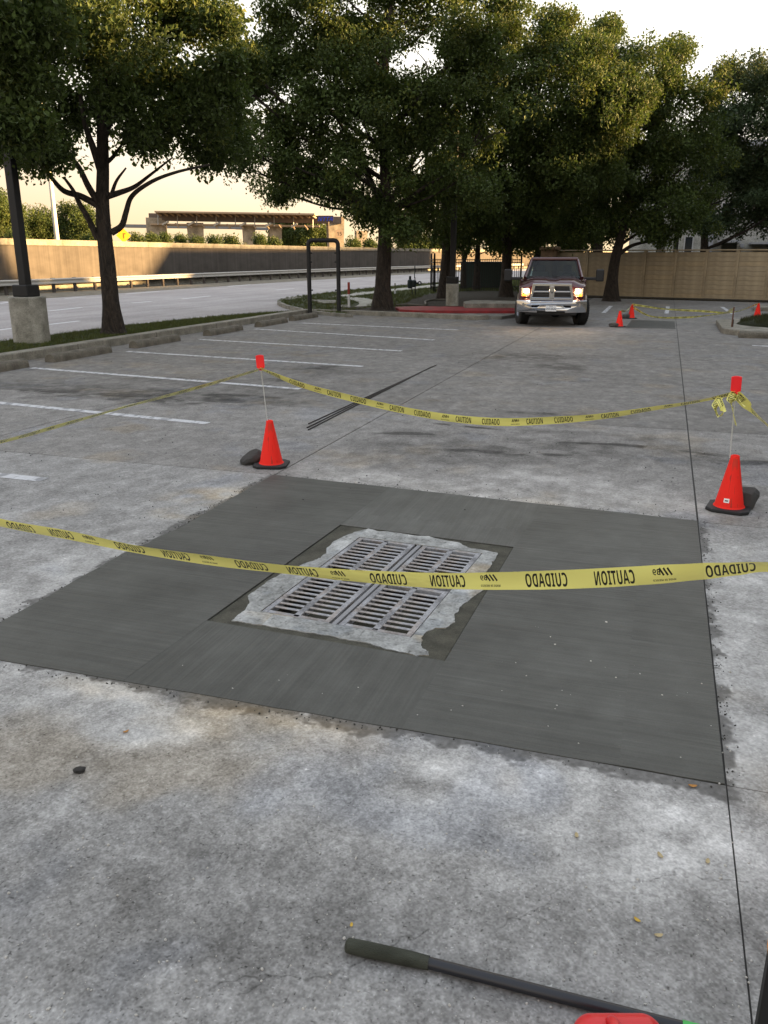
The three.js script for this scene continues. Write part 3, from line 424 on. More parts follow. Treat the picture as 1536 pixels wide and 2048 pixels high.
function marker(label, foot, head, face) {
  const m = thing('rod_marker', label, 'rod marker', foot, 0, 'red paddle markers stood in the cones');
  const h = head.clone().sub(foot), top = h.clone().addScaledVector(h.clone().normalize(), 0.15);
  mesh('rod', rod(V3(0, 0, 0), h, 0.0045, 8), std({ color: lin(0.62, 0.62, 0.6), roughness: 0.4 }), m);
  const s = new THREE.Shape(); s.moveTo(-0.012, 0); s.lineTo(0.012, 0); s.lineTo(0.036, 0.03); s.lineTo(0.036, 0.135); s.quadraticCurveTo(0, 0.15, -0.036, 0.135); s.lineTo(-0.036, 0.03);
  const g = new THREE.ExtrudeGeometry(s, { depth: 0.008, bevelThickness: 0.004, bevelSize: 0.003, bevelSegments: 2 }).translate(0, -0.01, -0.004);
  const p = mesh('reflector_paddle', g, std({ color: lin(0.95, 0.012, 0.02), roughness: 0.35 }), m);
  p.position.copy(h); p.rotation.set(0, face, 0); p.rotation.z = -Math.atan2(h.x, h.y);
  return m;
}
const tipOn = (px, py, base) => { const d = ray(px, py), t = Math.hypot(base.x, base.z) / Math.hypot(d.x, d.z); return V3(d.x * t, EYE + d.y * t, d.z * t); };
const tieL = tipOn(522, 738, cL), tieR = tipOn(1471, 786, cR);
const footL = tipOn(535, 838, cL), footR = tipOn(1460, 914, cR);
marker('red paddle on a thin rod in the cone with the flat rubble', footL.clone().setY(0.43), tieL, 0.3);
marker('red paddle on a thin rod in the cone with the sticker', footR.clone().setY(0.43), tieR, -0.15);
const tieFL = V3(cFL.x, 1.0, cFL.z), tieFR = V3(cFR.x + 0.02, 1.06, cFR.z);
marker('red paddle on a thin rod in the cone near the front kerb-side patch corner', V3(cFL.x, 0.43, cFL.z), tieFL, 0.4);
marker('red paddle on a thin rod in the cone near the black handle', V3(cFR.x, 0.43, cFR.z), tieFR, 0.1);
// broken concrete weighing the cones down
function chunk(label, p, sx, sy, sz, turn, tilt = 0, mat = M.rubble) {
  const g0 = new THREE.IcosahedronGeometry(1, 2), a = g0.attributes.position, v = V3(), k = rnd() * 50;
  for (let i = 0; i < a.count; i++) { v.fromBufferAttribute(a, i); const n = 0.64 + 0.5 * fbm(v.x * 1.6 + k + v.z, v.y * 1.6 + k * 2 - v.z * 0.7, 3) + 0.34 * fbm(v.x * 4 + k + v.z * 3, v.y * 4 - v.z * 4, 2); v.multiplyScalar(n); v.y = Math.max(-0.55, Math.min(0.62 + 0.1 * v.x, v.y));  a.setXYZ(i, v.x * sx, (v.y + 0.55) * sy, v.z * sz); }
  const g = toCreasedNormals(g0, 0.12); const m = mesh('rubble_chunk', g, mat); m.position.copy(p); m.rotation.set(0, turn, tilt); return tag(m, label, 'rubble', 'rubble lying by the cones');
}
{ const c = gp(506, 926); chunk('flat slab of broken dark concrete leaning against a cone', V3(c.x + 0.01, 0.02, c.z), 0.115, 0.075, 0.09, 0.9, 0.42); }
chunk('rounded lump of dark rubble behind the cone with the sticker', gp(1487, 1013).setY(0), 0.095, 0.13, 0.10, 0.7);
chunk('lump of hardened grey cement lying alone on the pale concrete', gp(159, 1544), 0.024, 0.016, 0.018, 0.4);
// tape
const tapeTex = (() => {
  const c = document.createElement('canvas'); c.width = 2048; c.height = 188; const x = c.getContext('2d');
  x.fillStyle = '#fbf58c'; x.fillRect(0, 0, 2048, 188); x.fillStyle = '#14130a'; x.textBaseline = 'middle'; x.textAlign = 'center';
  const word = (t, cx, w) => { x.save(); x.translate(cx, 98); x.font = 'bold 190px sans-serif'; const m = x.measureText(t).width; x.scale(w / m, 1); x.fillText(t, 0, 0); x.restore(); };
  word('CAUTION', 760, 470); word('CUIDADO', 1560, 520);
  x.save(); x.translate(190, 64); x.lineWidth = 20; x.strokeStyle = '#14130a'; for (let i = 0; i < 3; i++) { x.beginPath(); x.moveTo(-70 + i * 44, 34); x.lineTo(-30 + i * 44, -36); x.stroke(); } x.font = 'bold 78px sans-serif'; x.fillText('B9', 92, 0); x.font = 'bold 30px sans-serif'; x.fillText('MADE IN MEXICO', 20, 84); x.restore();
  const t = new THREE.CanvasTexture(c); t.wrapS = THREE.RepeatWrapping; t.colorSpace = THREE.SRGBColorSpace; t.anisotropy = 8; return t;
})();
const tapeMat = new THREE.MeshPhysicalMaterial({ map: tapeTex, roughness: 0.38, transmission: 0.22, thickness: 0, side: THREE.DoubleSide });
// pts: points along the middle; twists: turn of the width about the length (0 = upright), in radians; flip: lettering seen from behind
function ribbonTape(pts, twists, { flip = false, width = 0.076, start = 0 } = {}) {
  const c = new THREE.CatmullRomCurve3(pts), n = pts.length * 14, pos = [], uv = [], idx = []; let len = start, last = null;
  for (let i = 0; i <= n; i++) {
    const t = i / n, p = c.getPoint(t), tan = c.getTangent(t), f = t * (twists.length - 1), k = Math.min(twists.length - 2, Math.floor(f)), u = f - k, tw = twists[k] + (twists[k + 1] - twists[k]) * u * u * (3 - 2 * u);
    const side = V3().crossVectors(tan, V3(0, 1, 0)).normalize(), up = V3().crossVectors(side, tan).normalize();
    const w = up.clone().multiplyScalar(Math.cos(tw)).addScaledVector(side, Math.sin(tw)).multiplyScalar(width / 2), nrm = V3().crossVectors(tan, w).normalize();
    if (last) len += p.distanceTo(last); last = p;
    for (let j = 0; j <= 4; j++) { const s = j / 4 * 2 - 1, curl = (1 - s * s) * 0.006 * Math.sin(t * 17 + 1); pos.push(p.x + w.x * s + nrm.x * curl, p.y + w.y * s + nrm.y * curl, p.z + w.z * s + nrm.z * curl); uv.push((flip ? -1 : 1) * len / 0.64, j / 4); }
  }
  for (let i = 0; i < n; i++) for (let j = 0; j < 4; j++) { const a = i * 5 + j, b = a + 5; idx.push(a, b, a + 1, b, b + 1, a + 1); }
  const g = new THREE.BufferGeometry(); g.setAttribute('position', new THREE.Float32BufferAttribute(pos, 3)); g.setAttribute('uv', new THREE.Float32BufferAttribute(uv, 2)); g.setIndex(idx); g.computeVertexNormals(); return g;
}
const along = (list, za, zb, xa, xb) => list.map(([px, py]) => { const t = (px - xa) / (xb - xa); return atZ(px, py, lerp(za, zb, t)); });
const tapes = 'yellow caution tape strung between the cone markers';
const front = along([[0, 1045], [140, 1071], [280, 1100], [420, 1121], [560, 1138], [700, 1151], [800, 1158], [900, 1162], [1000, 1162], [1100, 1160], [1200, 1156], [1300, 1150], [1400, 1143], [1470, 1138], [1536, 1134]], -3.06, -2.86, 0, 1536);
tag(mesh('caution_tape', ribbonTape([tieFL, ...front, tieFR], [0.5, 0.62, 0.56, 0.66, 0.58, 0.68, 0.52, 0.35, 0.25, 0.12, 0.05, 0.05, 0.15, 0.38, 0.6, 0.8, 0.9], { flip: true, start: 0.48 }), tapeMat), 'yellow caution tape passing over the drain with its lettering seen reversed', 'caution tape', tapes);
const back = along([[600, 769], [700, 796], [800, 819], [900, 836], [1000, 844], [1100, 841], [1200, 833], [1300, 818], [1400, 802]], cL.z, cR.z, 543, 1457);
tag(mesh('caution_tape', ribbonTape([tieL, ...back, tieR], [1.0, 0.6, 0.45, 0.4, 0.3, 0.2, 0.4, 0.7, 0.95, 1.15, 1.0], { start: 0.1 }), tapeMat), 'yellow caution tape sagging between the rubble slab cone and the sticker cone', 'caution tape', tapes);
tag(mesh('caution_tape', ribbonTape([tieL, atX(400, 774, -3.6), atX(250, 814, -3.63), atX(100, 857, -3.66), atX(0, 884, -3.68), tieFL], [-1.0, -0.95, -1.12, -0.98, -1.08, -1.0], { start: 0.3 }), tapeMat), 'thin twisted caution tape running toward the parking stripes from the cone with the rubble slab', 'caution tape', tapes);
tag(mesh('caution_tape', ribbonTape([tieR, atX(1500, 817, 0.73), atX(1536, 851, 0.80), tieFR.clone().lerp(tieR, 0.3).setY(0.99), tieFR], [0.9, 0.5, 0.7, 0.5, 0.9], { start: 0.2 }), tapeMat), 'caution tape leading out of the lot side from the cone with the sticker', 'caution tape', tapes);
{ const z = tieR.z + 0.02, A = (px, py, dz = 0) => atZ(px, py, z + dz);
  tag(mesh('tape_tail', ribbonTape([A(1470, 786), A(1462, 800, 0.02), A(1466, 822, 0.03), A(1472, 852, 0.03)], [0.2, 1.3, 1.55, 1.5], { start: 1.05, width: 0.07 }), tapeMat), 'loose tape end hanging straight down beside the sticker cone rod', 'caution tape', 'loose tape ends at the marker');
  tag(mesh('tape_tail', ribbonTape([A(1440, 794), A(1430, 812, 0.03), A(1438, 834, 0.05), A(1446, 822, 0.06), A(1438, 800, 0.02)], [1.2, 1.4, 1.6, 1.5, 1.2], { start: 0.4, width: 0.05 }), tapeMat), 'loose loop of tape hanging from the sagging tape by the paddle', 'caution tape', 'loose tape ends at the marker');
  tag(mesh('tape_tail', ribbonTape([A(1471, 788), A(1478, 800, 0.02), A(1490, 814, 0.04)], [1.0, 1.3, 1.4], { start: 0.9, width: 0.06 }), tapeMat), 'short stiff tape end sticking out below the paddle', 'caution tape', 'loose tape ends at the marker'); }
// reinforcing bars on the ground
{ const bars = [[612, 856, 868, 729], [606, 858, 872, 731], [619, 858, 876, 730]], lab = ['dark steel reinforcing bar lying on the lot, middle of three', 'dark steel reinforcing bar lying on the lot, on the kerb side of three', 'dark steel reinforcing bar lying on the lot, on the pickup lane side of three'];
  const A = gp(613, 857), B = gp(872, 730), d = B.clone().sub(A).normalize(), n = V3(-d.z, 0, d.x);
  [[0, 0.02, 0], [-0.075, 0.25, 0.012], [0.065, -0.1, -0.008]].forEach(([o, s, tw], i) => {
    const a = A.clone().addScaledVector(n, o).addScaledVector(d, s).setY(0.0085), b = a.clone().addScaledVector(d, 6.1).addScaledVector(n, tw * 8).setY(0.0085);
    tag(mesh('reinforcing_bar', rod(a, b, 0.0085, 6), M.rebar), lab[i], 'steel bar', 'steel bars on the lot');
  }); }
// broom pole, red can and black handle at the photographer's feet
{ const a = gp(697, 1891, 0.024), b = gp(858, 1926, 0.022), e = gp(1366, 2056, 0.02), d = e.clone().sub(b).normalize();
  const t = thing('broom_pole', 'black pole with a dirty grey-green grip lying on the concrete', 'pole', V3(a.x, 0, a.z)); const off = V3(-a.x, 0, -a.z), o = (v) => v.clone().add(off);
  const gtex = dataTex(128, 256, (u, v, c) => { const k = 52 + (tfbm(u, v, 8, 4) - 0.5) * 60; c[0] = k; c[1] = k + 2; c[2] = k - 8; });
  mesh('grip', tubeAlong([o(a), o(a.clone().lerp(b, 0.3)), o(a.clone().lerp(b, 0.7)), o(b)], [0.0215, 0.023, 0.0225, 0.022, 0.0195], 20), std({ map: gtex, roughness: 0.95, bumpMap: bumpFine, bumpScale: 0.004 }), t);
  mesh('grip_end', (() => { const g = new THREE.SphereGeometry(0.0215, 16, 10); g.scale(0.5, 1, 1); g.rotateY(-Math.atan2(d.z, d.x)); const p = o(a); g.translate(p.x, p.y, p.z); return g; })(), std({ map: gtex, roughness: 0.95 }), t);
  mesh('shaft', rod(o(b), o(e), 0.0172, 24), std({ color: lin(0.02, 0.02, 0.024), roughness: 0.32, metalness: 0.2 }), t);
  mesh('green_ferrule', rod(o(e.clone().addScaledVector(d, -0.002)), o(e.clone().addScaledVector(d, 0.09)), 0.0195, 20), std({ color: lin(0.05, 0.42, 0.08), roughness: 0.5 }), t);
  const top = gp(1248, 2022, 0.30), can = thing('fuel_can', 'red plastic fuel can standing beside the black pole', 'fuel can', V3(top.x + 0.0, 0, top.z + 0.06), YAW);
  mesh('can_body', rbox(0.215, 0.305, 0.15, 0.05, 0, 0.1525, 0, 5), M.red, can);
  mesh('handle', new THREE.TorusGeometry(0.05, 0.013, 10, 24, Math.PI).rotateY(1.57).scale(1, 0.7, 1).translate(-0.02, 0.292, 0.02), M.red, can);
  mesh('cap', cyl(0.022, 0.024, 0.03, 16, 0.06, 0.312, 0.03), M.blackMatt, can);
  const f = gp(1518, 2110, 0), hh = tipOn(1542, 1860, f).y, h = thing('tool_handle', 'black square tool handle standing upright near the red fuel can', 'tool handle', f);
  mesh('shaft', rbox(0.04, hh, 0.04, 0.006, 0, hh / 2, 0), M.black, h); mesh('orange_band', rbox(0.043, 0.03, 0.043, 0.004, 0, hh - 0.05, 0), std({ color: lin(0.75, 0.28, 0.04), roughness: 0.6 }), h); }
// ---------- wheel stops ----------
{ const prof = []; for (let i = 0; i <= 12; i++) { const a = Math.PI * i / 12; prof.push([Math.cos(a) * 0.105, 0.055 + Math.sin(a) * 0.095]); }
  const s = new THREE.Shape([new THREE.Vector2(-0.11, 0), new THREE.Vector2(0.11, 0), ...prof.map(([x, y]) => new THREE.Vector2(x, y))]);
  const g = metreUV(new THREE.ExtrudeGeometry(s, { depth: 1.85, bevelThickness: 0.02, bevelSize: 0.012, bevelSegments: 2 }).translate(0, 0, -0.925));
  const ends = [[-95, 757, 40, 737], [104, 727, 242, 704], [288, 698, 398, 682], [424, 672, 508, 661], [527, 655, 598, 645], [604, 643, 656, 634]];
  const names = ['weathered grey concrete wheel stop in the bay with the thin twisted tape', 'weathered grey concrete wheel stop in front of the concrete base of the black lamp post', 'weathered grey concrete wheel stop beside the tree at the verge', 'weathered grey concrete wheel stop third in the row back from the end kerb', 'weathered grey concrete wheel stop second in the row back from the end kerb', 'weathered grey concrete wheel stop tucked against the end kerb'];
  const st0 = thing('wheel_stop', names[0], 'wheel stop', V3(0, 0, 0), 0, 'concrete wheel stops along the kerb');
  mesh('stop_body', g, M.stop, st0);
  for (const z of [-0.6, 0.6]) mesh('anchor_pin', cyl(0.012, 0.012, 0.02, 8, 0, 0.150, z), M.rebar, st0);
  ends.forEach(([a, b, c, d], i) => { const p = gp(a, b, 0.0), q2 = gp(c, d, 0.0), m = p.clone().add(q2).multiplyScalar(0.5), t = Math.atan2(p.x - q2.x, p.z - q2.z); m.x = -11.35 + 0.04 * Math.sin(i * 5); const o = i ? copyOf(st0, names[i], m, 0.02 * Math.sin(i * 7)) : st0; o.position.copy(m); if (!i) o.rotation.y = 0.02; }); }
// ---------- lamp posts on concrete bases ----------
function lampPost(label, p, rBase, hBase, w, lean) {
  const t = thing('lamp_post', label, 'lamp post', p, 0, 'black lamp posts of the parking lot');
  mesh('concrete_base', metreUV(new THREE.LatheGeometry([[0, 0], [rBase * 1.0, 0], [rBase * 1.0, 0.02], [rBase * 1.0, hBase - 0.03], [rBase * 0.97, hBase], [0, hBase]].map(([a, b]) => new THREE.Vector2(a, b)), 32)), M.base, t);
  mesh('base_cover', rbox(w * 2.1, 0.26, w * 2.1, 0.03, 0, hBase + 0.13, 0), M.black, t);
  const pole = mesh('pole', rbox(w, 8.2, w, 0.02, 0, 4.1, 0), M.black, t); pole.position.y = hBase + 0.2; pole.rotation.z = lean;
  const head = mesh('lamp_head', rbox(0.75, 0.16, 0.4, 0.04, 0.3, 8.25, 0), M.black, t); head.position.y = hBase + 0.2; head.rotation.z = lean;
  return t;
}
lampPost('black square lamp post on a wide concrete drum base at the verge', gp(66, 693).setY(0.0), 0.40, 1.12, 0.20, 0.0);
lampPost('black square lamp post on a pale concrete drum base behind the red kerb', gp(904, 612, 0.1), 0.25, 0.86, 0.2, 0);
// ---------- tall black frame, marker posts, valve ----------
{ const a = gp(620, 624, 0.1), b = gp(678, 624, 0.1); const h = 2.42, r = 0.075, k = 0.16;
  const f = thing('pipe_frame', 'tall black tubular frame standing behind the kerb corner', 'pipe frame', a); const d = b.clone().sub(a), L = d.length(), u = d.clone().normalize();
  const pts = [V3(0, -0.05, 0), V3(0, 0.8, 0), V3(0, h - k, 0), V3(0, h - k * 0.3, 0).addScaledVector(u, k * 0.3), V3(0, h, 0).addScaledVector(u, k), V3(0, h, 0).addScaledVector(u, L - k), V3(0, h - k * 0.3, 0).addScaledVector(u, L - k * 0.3), V3(0, h - k, 0).addScaledVector(u, L), V3(0, 0.8, 0).addScaledVector(u, L), V3(0, -0.05, 0).addScaledVector(u, L)];
  const path = new THREE.CurvePath(); for (let i = 0; i + 1 < pts.length; i++) if (i !== 2 && i !== 3 && i !== 5 && i !== 6) path.add(new THREE.LineCurve3(pts[i], pts[i + 1])); else if (i === 2 || i === 5) { const corner = i === 2 ? V3(0, h, 0) : V3(0, h, 0).addScaledVector(u, L); path.add(new THREE.QuadraticBezierCurve3(pts[i], corner, pts[i + 2])); }
  mesh('bent_pipe', new THREE.TubeGeometry(path, 90, r, 12), M.black, f);
  for (const [s, y] of [[1, 2.0], [1, 1.7], [1, 0.75]]) { mesh('hinge_lug', rod(V3(0, y, 0).addScaledVector(u, r * 0.8), V3(0, y, 0).addScaledVector(u, r + 0.05), 0.025, 8), M.black, f); mesh('hinge_lug', rod(V3(0, y, 0).addScaledVector(u, L - r * 0.8), V3(0, y, 0).addScaledVector(u, L - r - 0.05), 0.025, 8), M.black, f); } }
{ const p = gp(698, 615, 0.1), t = thing('marker_post', 'slim utility marker post, dark red above and white below', 'marker post', p); mesh('white_tube', cyl(0.045, 0.045, 0.5, 14, 0, 0.25, 0), M.whitePaint, t); mesh('red_tube', cyl(0.047, 0.047, 0.44, 14, 0, 0.72, 0), std({ color: lin(0.34, 0.035, 0.02), roughness: 0.5 }), t); }
{ const p = gp(790, 588, 0.1), t = thing('marker_stake', 'small stake with pale foot in the lawn beside the valve assembly', 'stake', p); mesh('stake', cyl(0.03, 0.03, 0.55, 8, 0, 0.27, 0), std({ color: lin(0.10, 0.09, 0.03) }), t); mesh('pale_foot', cyl(0.045, 0.045, 0.2, 8, 0, 0.1, 0), M.whitePaint, t); }
{ const p = gp(827, 591, 0.1), t = thing('valve_assembly', 'dark green backflow valve with wheel standing on two legs in the lawn', 'valve', p, YAW);
  const gm = std({ color: lin(0.010, 0.022, 0.024), roughness: 0.5 });
  mesh('leg', rod(V3(-0.06, 0, 0), V3(-0.1, 0.55, 0), 0.022), M.black, t); mesh('leg', rod(V3(0.10, 0, 0), V3(0.06, 0.9, 0), 0.022), M.black, t);
  mesh('valve_body', merge([rbox(0.26, 0.44, 0.24, 0.09, -0.18, 0.56, 0, 4), rbox(0.24, 0.36, 0.22, 0.09, 0.02, 0.58, 0, 4), cyl(0.06, 0.06, 0.2, 12, -0.18, 0.84, 0), rod(V3(0.05, 0.6, 0), V3(0.26, 0.6, 0), 0.045, 12)]), gm, t);
  mesh('hand_wheel', new THREE.TorusGeometry(0.075, 0.03, 8, 20).translate(0.30, 0.6, 0), gm, t);
  mesh('stem', rod(V3(0.04, 0.85, 0), V3(0.06, 1.42, 0), 0.02), gm, t); mesh('stem_knob', rbox(0.05, 0.16, 0.05, 0.02, 0.055, 1.35, 0), gm, t); }
// ---------- black iron fence, green cabinet ----------
{ const fp = (px, py) => gp(px, py, 0.1), F = thing('iron_fence', 'black iron picket fence round the green cabinet behind the trees', 'fence');
  const a = fp(862, 579), b = fp(868, 584), c = fp(886, 583), e = fp(1040, 582);
  const pk = cyl(0.016, 0.016, 1.75, 6, 0, 0.875, 0), post = merge([box(0.09, 1.95, 0.09, 0, 0.975, 0), new THREE.SphereGeometry(0.06, 8, 6).translate(0, 2.0, 0)]);
  const run = (p, q2, n) => { for (let i = 0; i <= n; i++) { const m = mesh(i === 0 || i === n ? 'fence_post' : 'picket', i === 0 || i === n ? post : pk, M.black, F); m.position.copy(p).lerp(q2, i / n); } for (const y of [0.25, 1.55, 1.7]) mesh('fence_rail', rod(p.clone().setY(0.1 + y), q2.clone().setY(0.1 + y), 0.022, 6), M.black, F); };
  run(a, b, 4); run(b, c, 6); run(c, e, 36);
  const G0 = fp(918, 578), G1 = fp(1004, 577), t = thing('green_cabinet', 'large dark green utility cabinet behind the iron fence', 'utility cabinet', G0.clone().lerp(G1, 0.5).add(V3(0, 0, -1.2)), 0.1);
  const w = G0.distanceTo(G1) * 1.02, gm = std({ color: lin(0.014, 0.034, 0.028), roughness: 0.55 });
  mesh('cabinet_body', rbox(w, 1.5, 1.3, 0.03, 0, 0.75, 0), gm, t); mesh('cabinet_lid', rbox(w + 0.1, 0.07, 1.42, 0.02, 0, 1.54, 0), std({ color: lin(0.05, 0.07, 0.07), roughness: 0.35 }), t);
  for (let i = -2; i <= 2; i++) mesh('door_rib', box(0.03, 1.3, 0.03, i * w / 5.2, 0.75, 0.66), gm, t); }
tag(mesh('irrigation_hose', tubeAlong(P([[792, 611], [815, 610], [845, 611], [852, 603], [870, 600], [892, 600]], 0.13).map(([x, z], i) => V3(x, 0.14, z)), [0.045, 0.045], 8), std({ color: lin(0.10, 0.09, 0.07), roughness: 0.7 })), 'dark hose curving across the soil bed to the lamp base', 'hose');
// ---------- far side of the road: gantry, mast, sign ----------
{ const D = 150, at = (px, py) => atDepth(px, py, D); const sc = (px) => px * D / FOCAL;
  const sunWarmedStone = std({ map: tile(concreteTile, 0.2), color: lin(0.85, 0.72, 0.60), roughness: 0.9 });  // pier concrete tinted warm, orange of the low sun put into its colour
  const piers = [[312, 436, 30, 26], [390, 446, 26, 24], [497, 449, 20, 22], [550, 449, 20, 22], [670, 434, 26, 40], [722, 462, 18, 40]];
  const gan = thing('toll_gantry', 'long roofed toll gantry on tapering concrete piers beyond the retaining wall', 'gantry');
  const turn = 0.62;
  piers.forEach(([px, top, w], i) => { const p = at(px, 505), d = i === 5 ? 1.25 : 1; const q2 = atDepth(px, top, D * d), wm = sc(w) * 1.2 * d, h = q2.y + 1.5; const g = new THREE.CylinderGeometry(wm * 0.74, wm * (i === 0 ? 0.80 : 0.60), h, 4, 1).rotateY(Math.PI / 4).toNonIndexed(); g.computeVertexNormals(); g.rotateY(turn + YAW * 0 - 0.1); g.translate(q2.x, q2.y - h / 2, q2.z); const m = mesh('pier', metreUV(g), sunWarmedStone, gan); if (i === 4) { const t = document.createElement('canvas'); t.width = 64; t.height = 64; const x = t.getContext('2d'); x.fillStyle = '#8d7a68'; x.fillRect(0, 0, 64, 64); x.fillStyle = '#2a2522'; x.font = 'bold 44px sans-serif'; x.textAlign = 'center'; x.fillText('15', 32, 48); const tx = new THREE.CanvasTexture(t); tx.colorSpace = THREE.SRGBColorSpace; const c = at(676, 468); const num = mesh('number_panel', new THREE.BoxGeometry(sc(14), sc(14), 0.1), std({ map: tx }), gan); const n = V3(Math.sin(turn - 0.1 + Math.PI / 4 * 0), 0, Math.cos(turn - 0.1)); num.position.copy(c).addScaledVector(n, 1.6); num.rotation.y = turn - 0.1; } });
  const brown = std({ color: lin(0.13, 0.095, 0.075), roughness: 0.8 }), lattice = std({ color: lin(0.34, 0.25, 0.17), roughness: 0.7 });
  const beam = (x0, y0, x1, y1, th, deep, mat, name, dd = 0) => { const a = atDepth(x0, y0, D + dd), b = atDepth(x1, y1, D + dd), d = b.clone().sub(a), g = new THREE.BoxGeometry(d.length(), sc(th), deep); g.rotateZ(Math.asin(d.y / d.length())); g.rotateY(Math.atan2(-d.z, d.x)); const m = a.add(b).multiplyScalar(0.5); g.translate(m.x, m.y, m.z); return mesh(name, g, mat, gan); };
  beam(302, 434, 684, 441, 13, 3, brown, 'deck_beam'); beam(306, 449, 640, 453, 3, 4, lattice, 'lower_chord'); beam(318, 425, 632, 430, 3, 6, lattice, 'roof_chord', -2);
  beam(250, 452, 470, 455, 7, 3, std({ color: lin(0.16, 0.17, 0.19) }), 'rear_deck', 30); beam(470, 456, 540, 458, 6, 3, std({ color: lin(0.16, 0.17, 0.19) }), 'rear_deck', 30);
  for (let i = 0; i <= 24; i++) { const x = 312 + i * 12.9, y = 424 + i * 0.22; const a = atDepth(x, y, D - 3), b = atDepth(x + 10, y + 7, D - 2); mesh('roof_louvre', rod(a, b, 0.2, 5), lattice, gan); if (i % 2) mesh('brace', rod(atDepth(x, y + 22, D - 2), atDepth(x + 7, y + 30, D - 2), 0.16, 5), lattice, gan); if (i % 3 === 0) mesh('hanger', rod(atDepth(x + 4, y + 6, D - 2), atDepth(x + 4, y + 26, D - 2), 0.09, 5), M.galv, gan); if (i % 4 === 1) { const c = atDepth(x + 6, y + 22, D - 2.5); mesh('camera_housing', new THREE.BoxGeometry(1.3, 0.3, 0.4).rotateZ(0.4).translate(c.x, c.y, c.z), M.galv, gan); } }
  const c = document.createElement('canvas'); c.width = 256; c.height = 96; const x = c.getContext('2d'); x.fillStyle = '#3a2c24'; x.fillRect(0, 0, 256, 96); x.fillStyle = '#1b36b0'; x.font = 'bold italic 92px sans-serif'; x.textAlign = 'center'; x.textBaseline = 'middle'; x.fillText('NTTA', 128, 52); const tx = new THREE.CanvasTexture(c); tx.colorSpace = THREE.SRGBColorSpace;
  const s0 = atDepth(650, 437.5, D - 3); const sg = mesh('sign_panel', new THREE.BoxGeometry(sc(33), sc(11.5), 0.3), std({ map: tx, roughness: 0.6 }), gan); sg.position.copy(s0); sg.rotation.y = YAW;
}
{ const base = atX(117, 505, -45), top = atX(106, 330, -45); const t = thing('light_mast', 'pale tapering roadside light mast behind the retaining wall', 'mast', V3(base.x, -0.1, base.z)); mesh('mast_pole', rod(V3(0, 0, 0), V3(0, 14, 0), 0.2, 12, 0.12), std({ color: lin(0.62, 0.58, 0.52), roughness: 0.6 }), t); mesh('mast_arm', rod(V3(0, 13.8, 0), V3(2, 14.2, 0.4), 0.06, 8), M.galv, t); }
{ const c = atX(247, 471, -40); const t = thing('warning_sign', 'yellow diamond road sign rising above the retaining wall', 'road sign', V3(c.x, 0, c.z), 0.55); mesh('sign_post', cyl(0.04, 0.04, c.y, 8, 0, c.y / 2, -0.04), M.galv, t); const g = new THREE.BoxGeometry(0.78, 0.78, 0.012).rotateZ(Math.PI / 4).translate(0, c.y, 0); mesh('sign_plate', g, std({ color: lin(0.80, 0.42, 0.02), roughness: 0.5 }), t); mesh('arrow', merge([box(0.07, 0.34, 0.004, 0, c.y - 0.04, 0.009), box(0.2, 0.07, 0.004, 0.06, c.y + 0.13, 0.0095)]), std({ color: lin(0.10, 0.05, 0.01) }), t); }
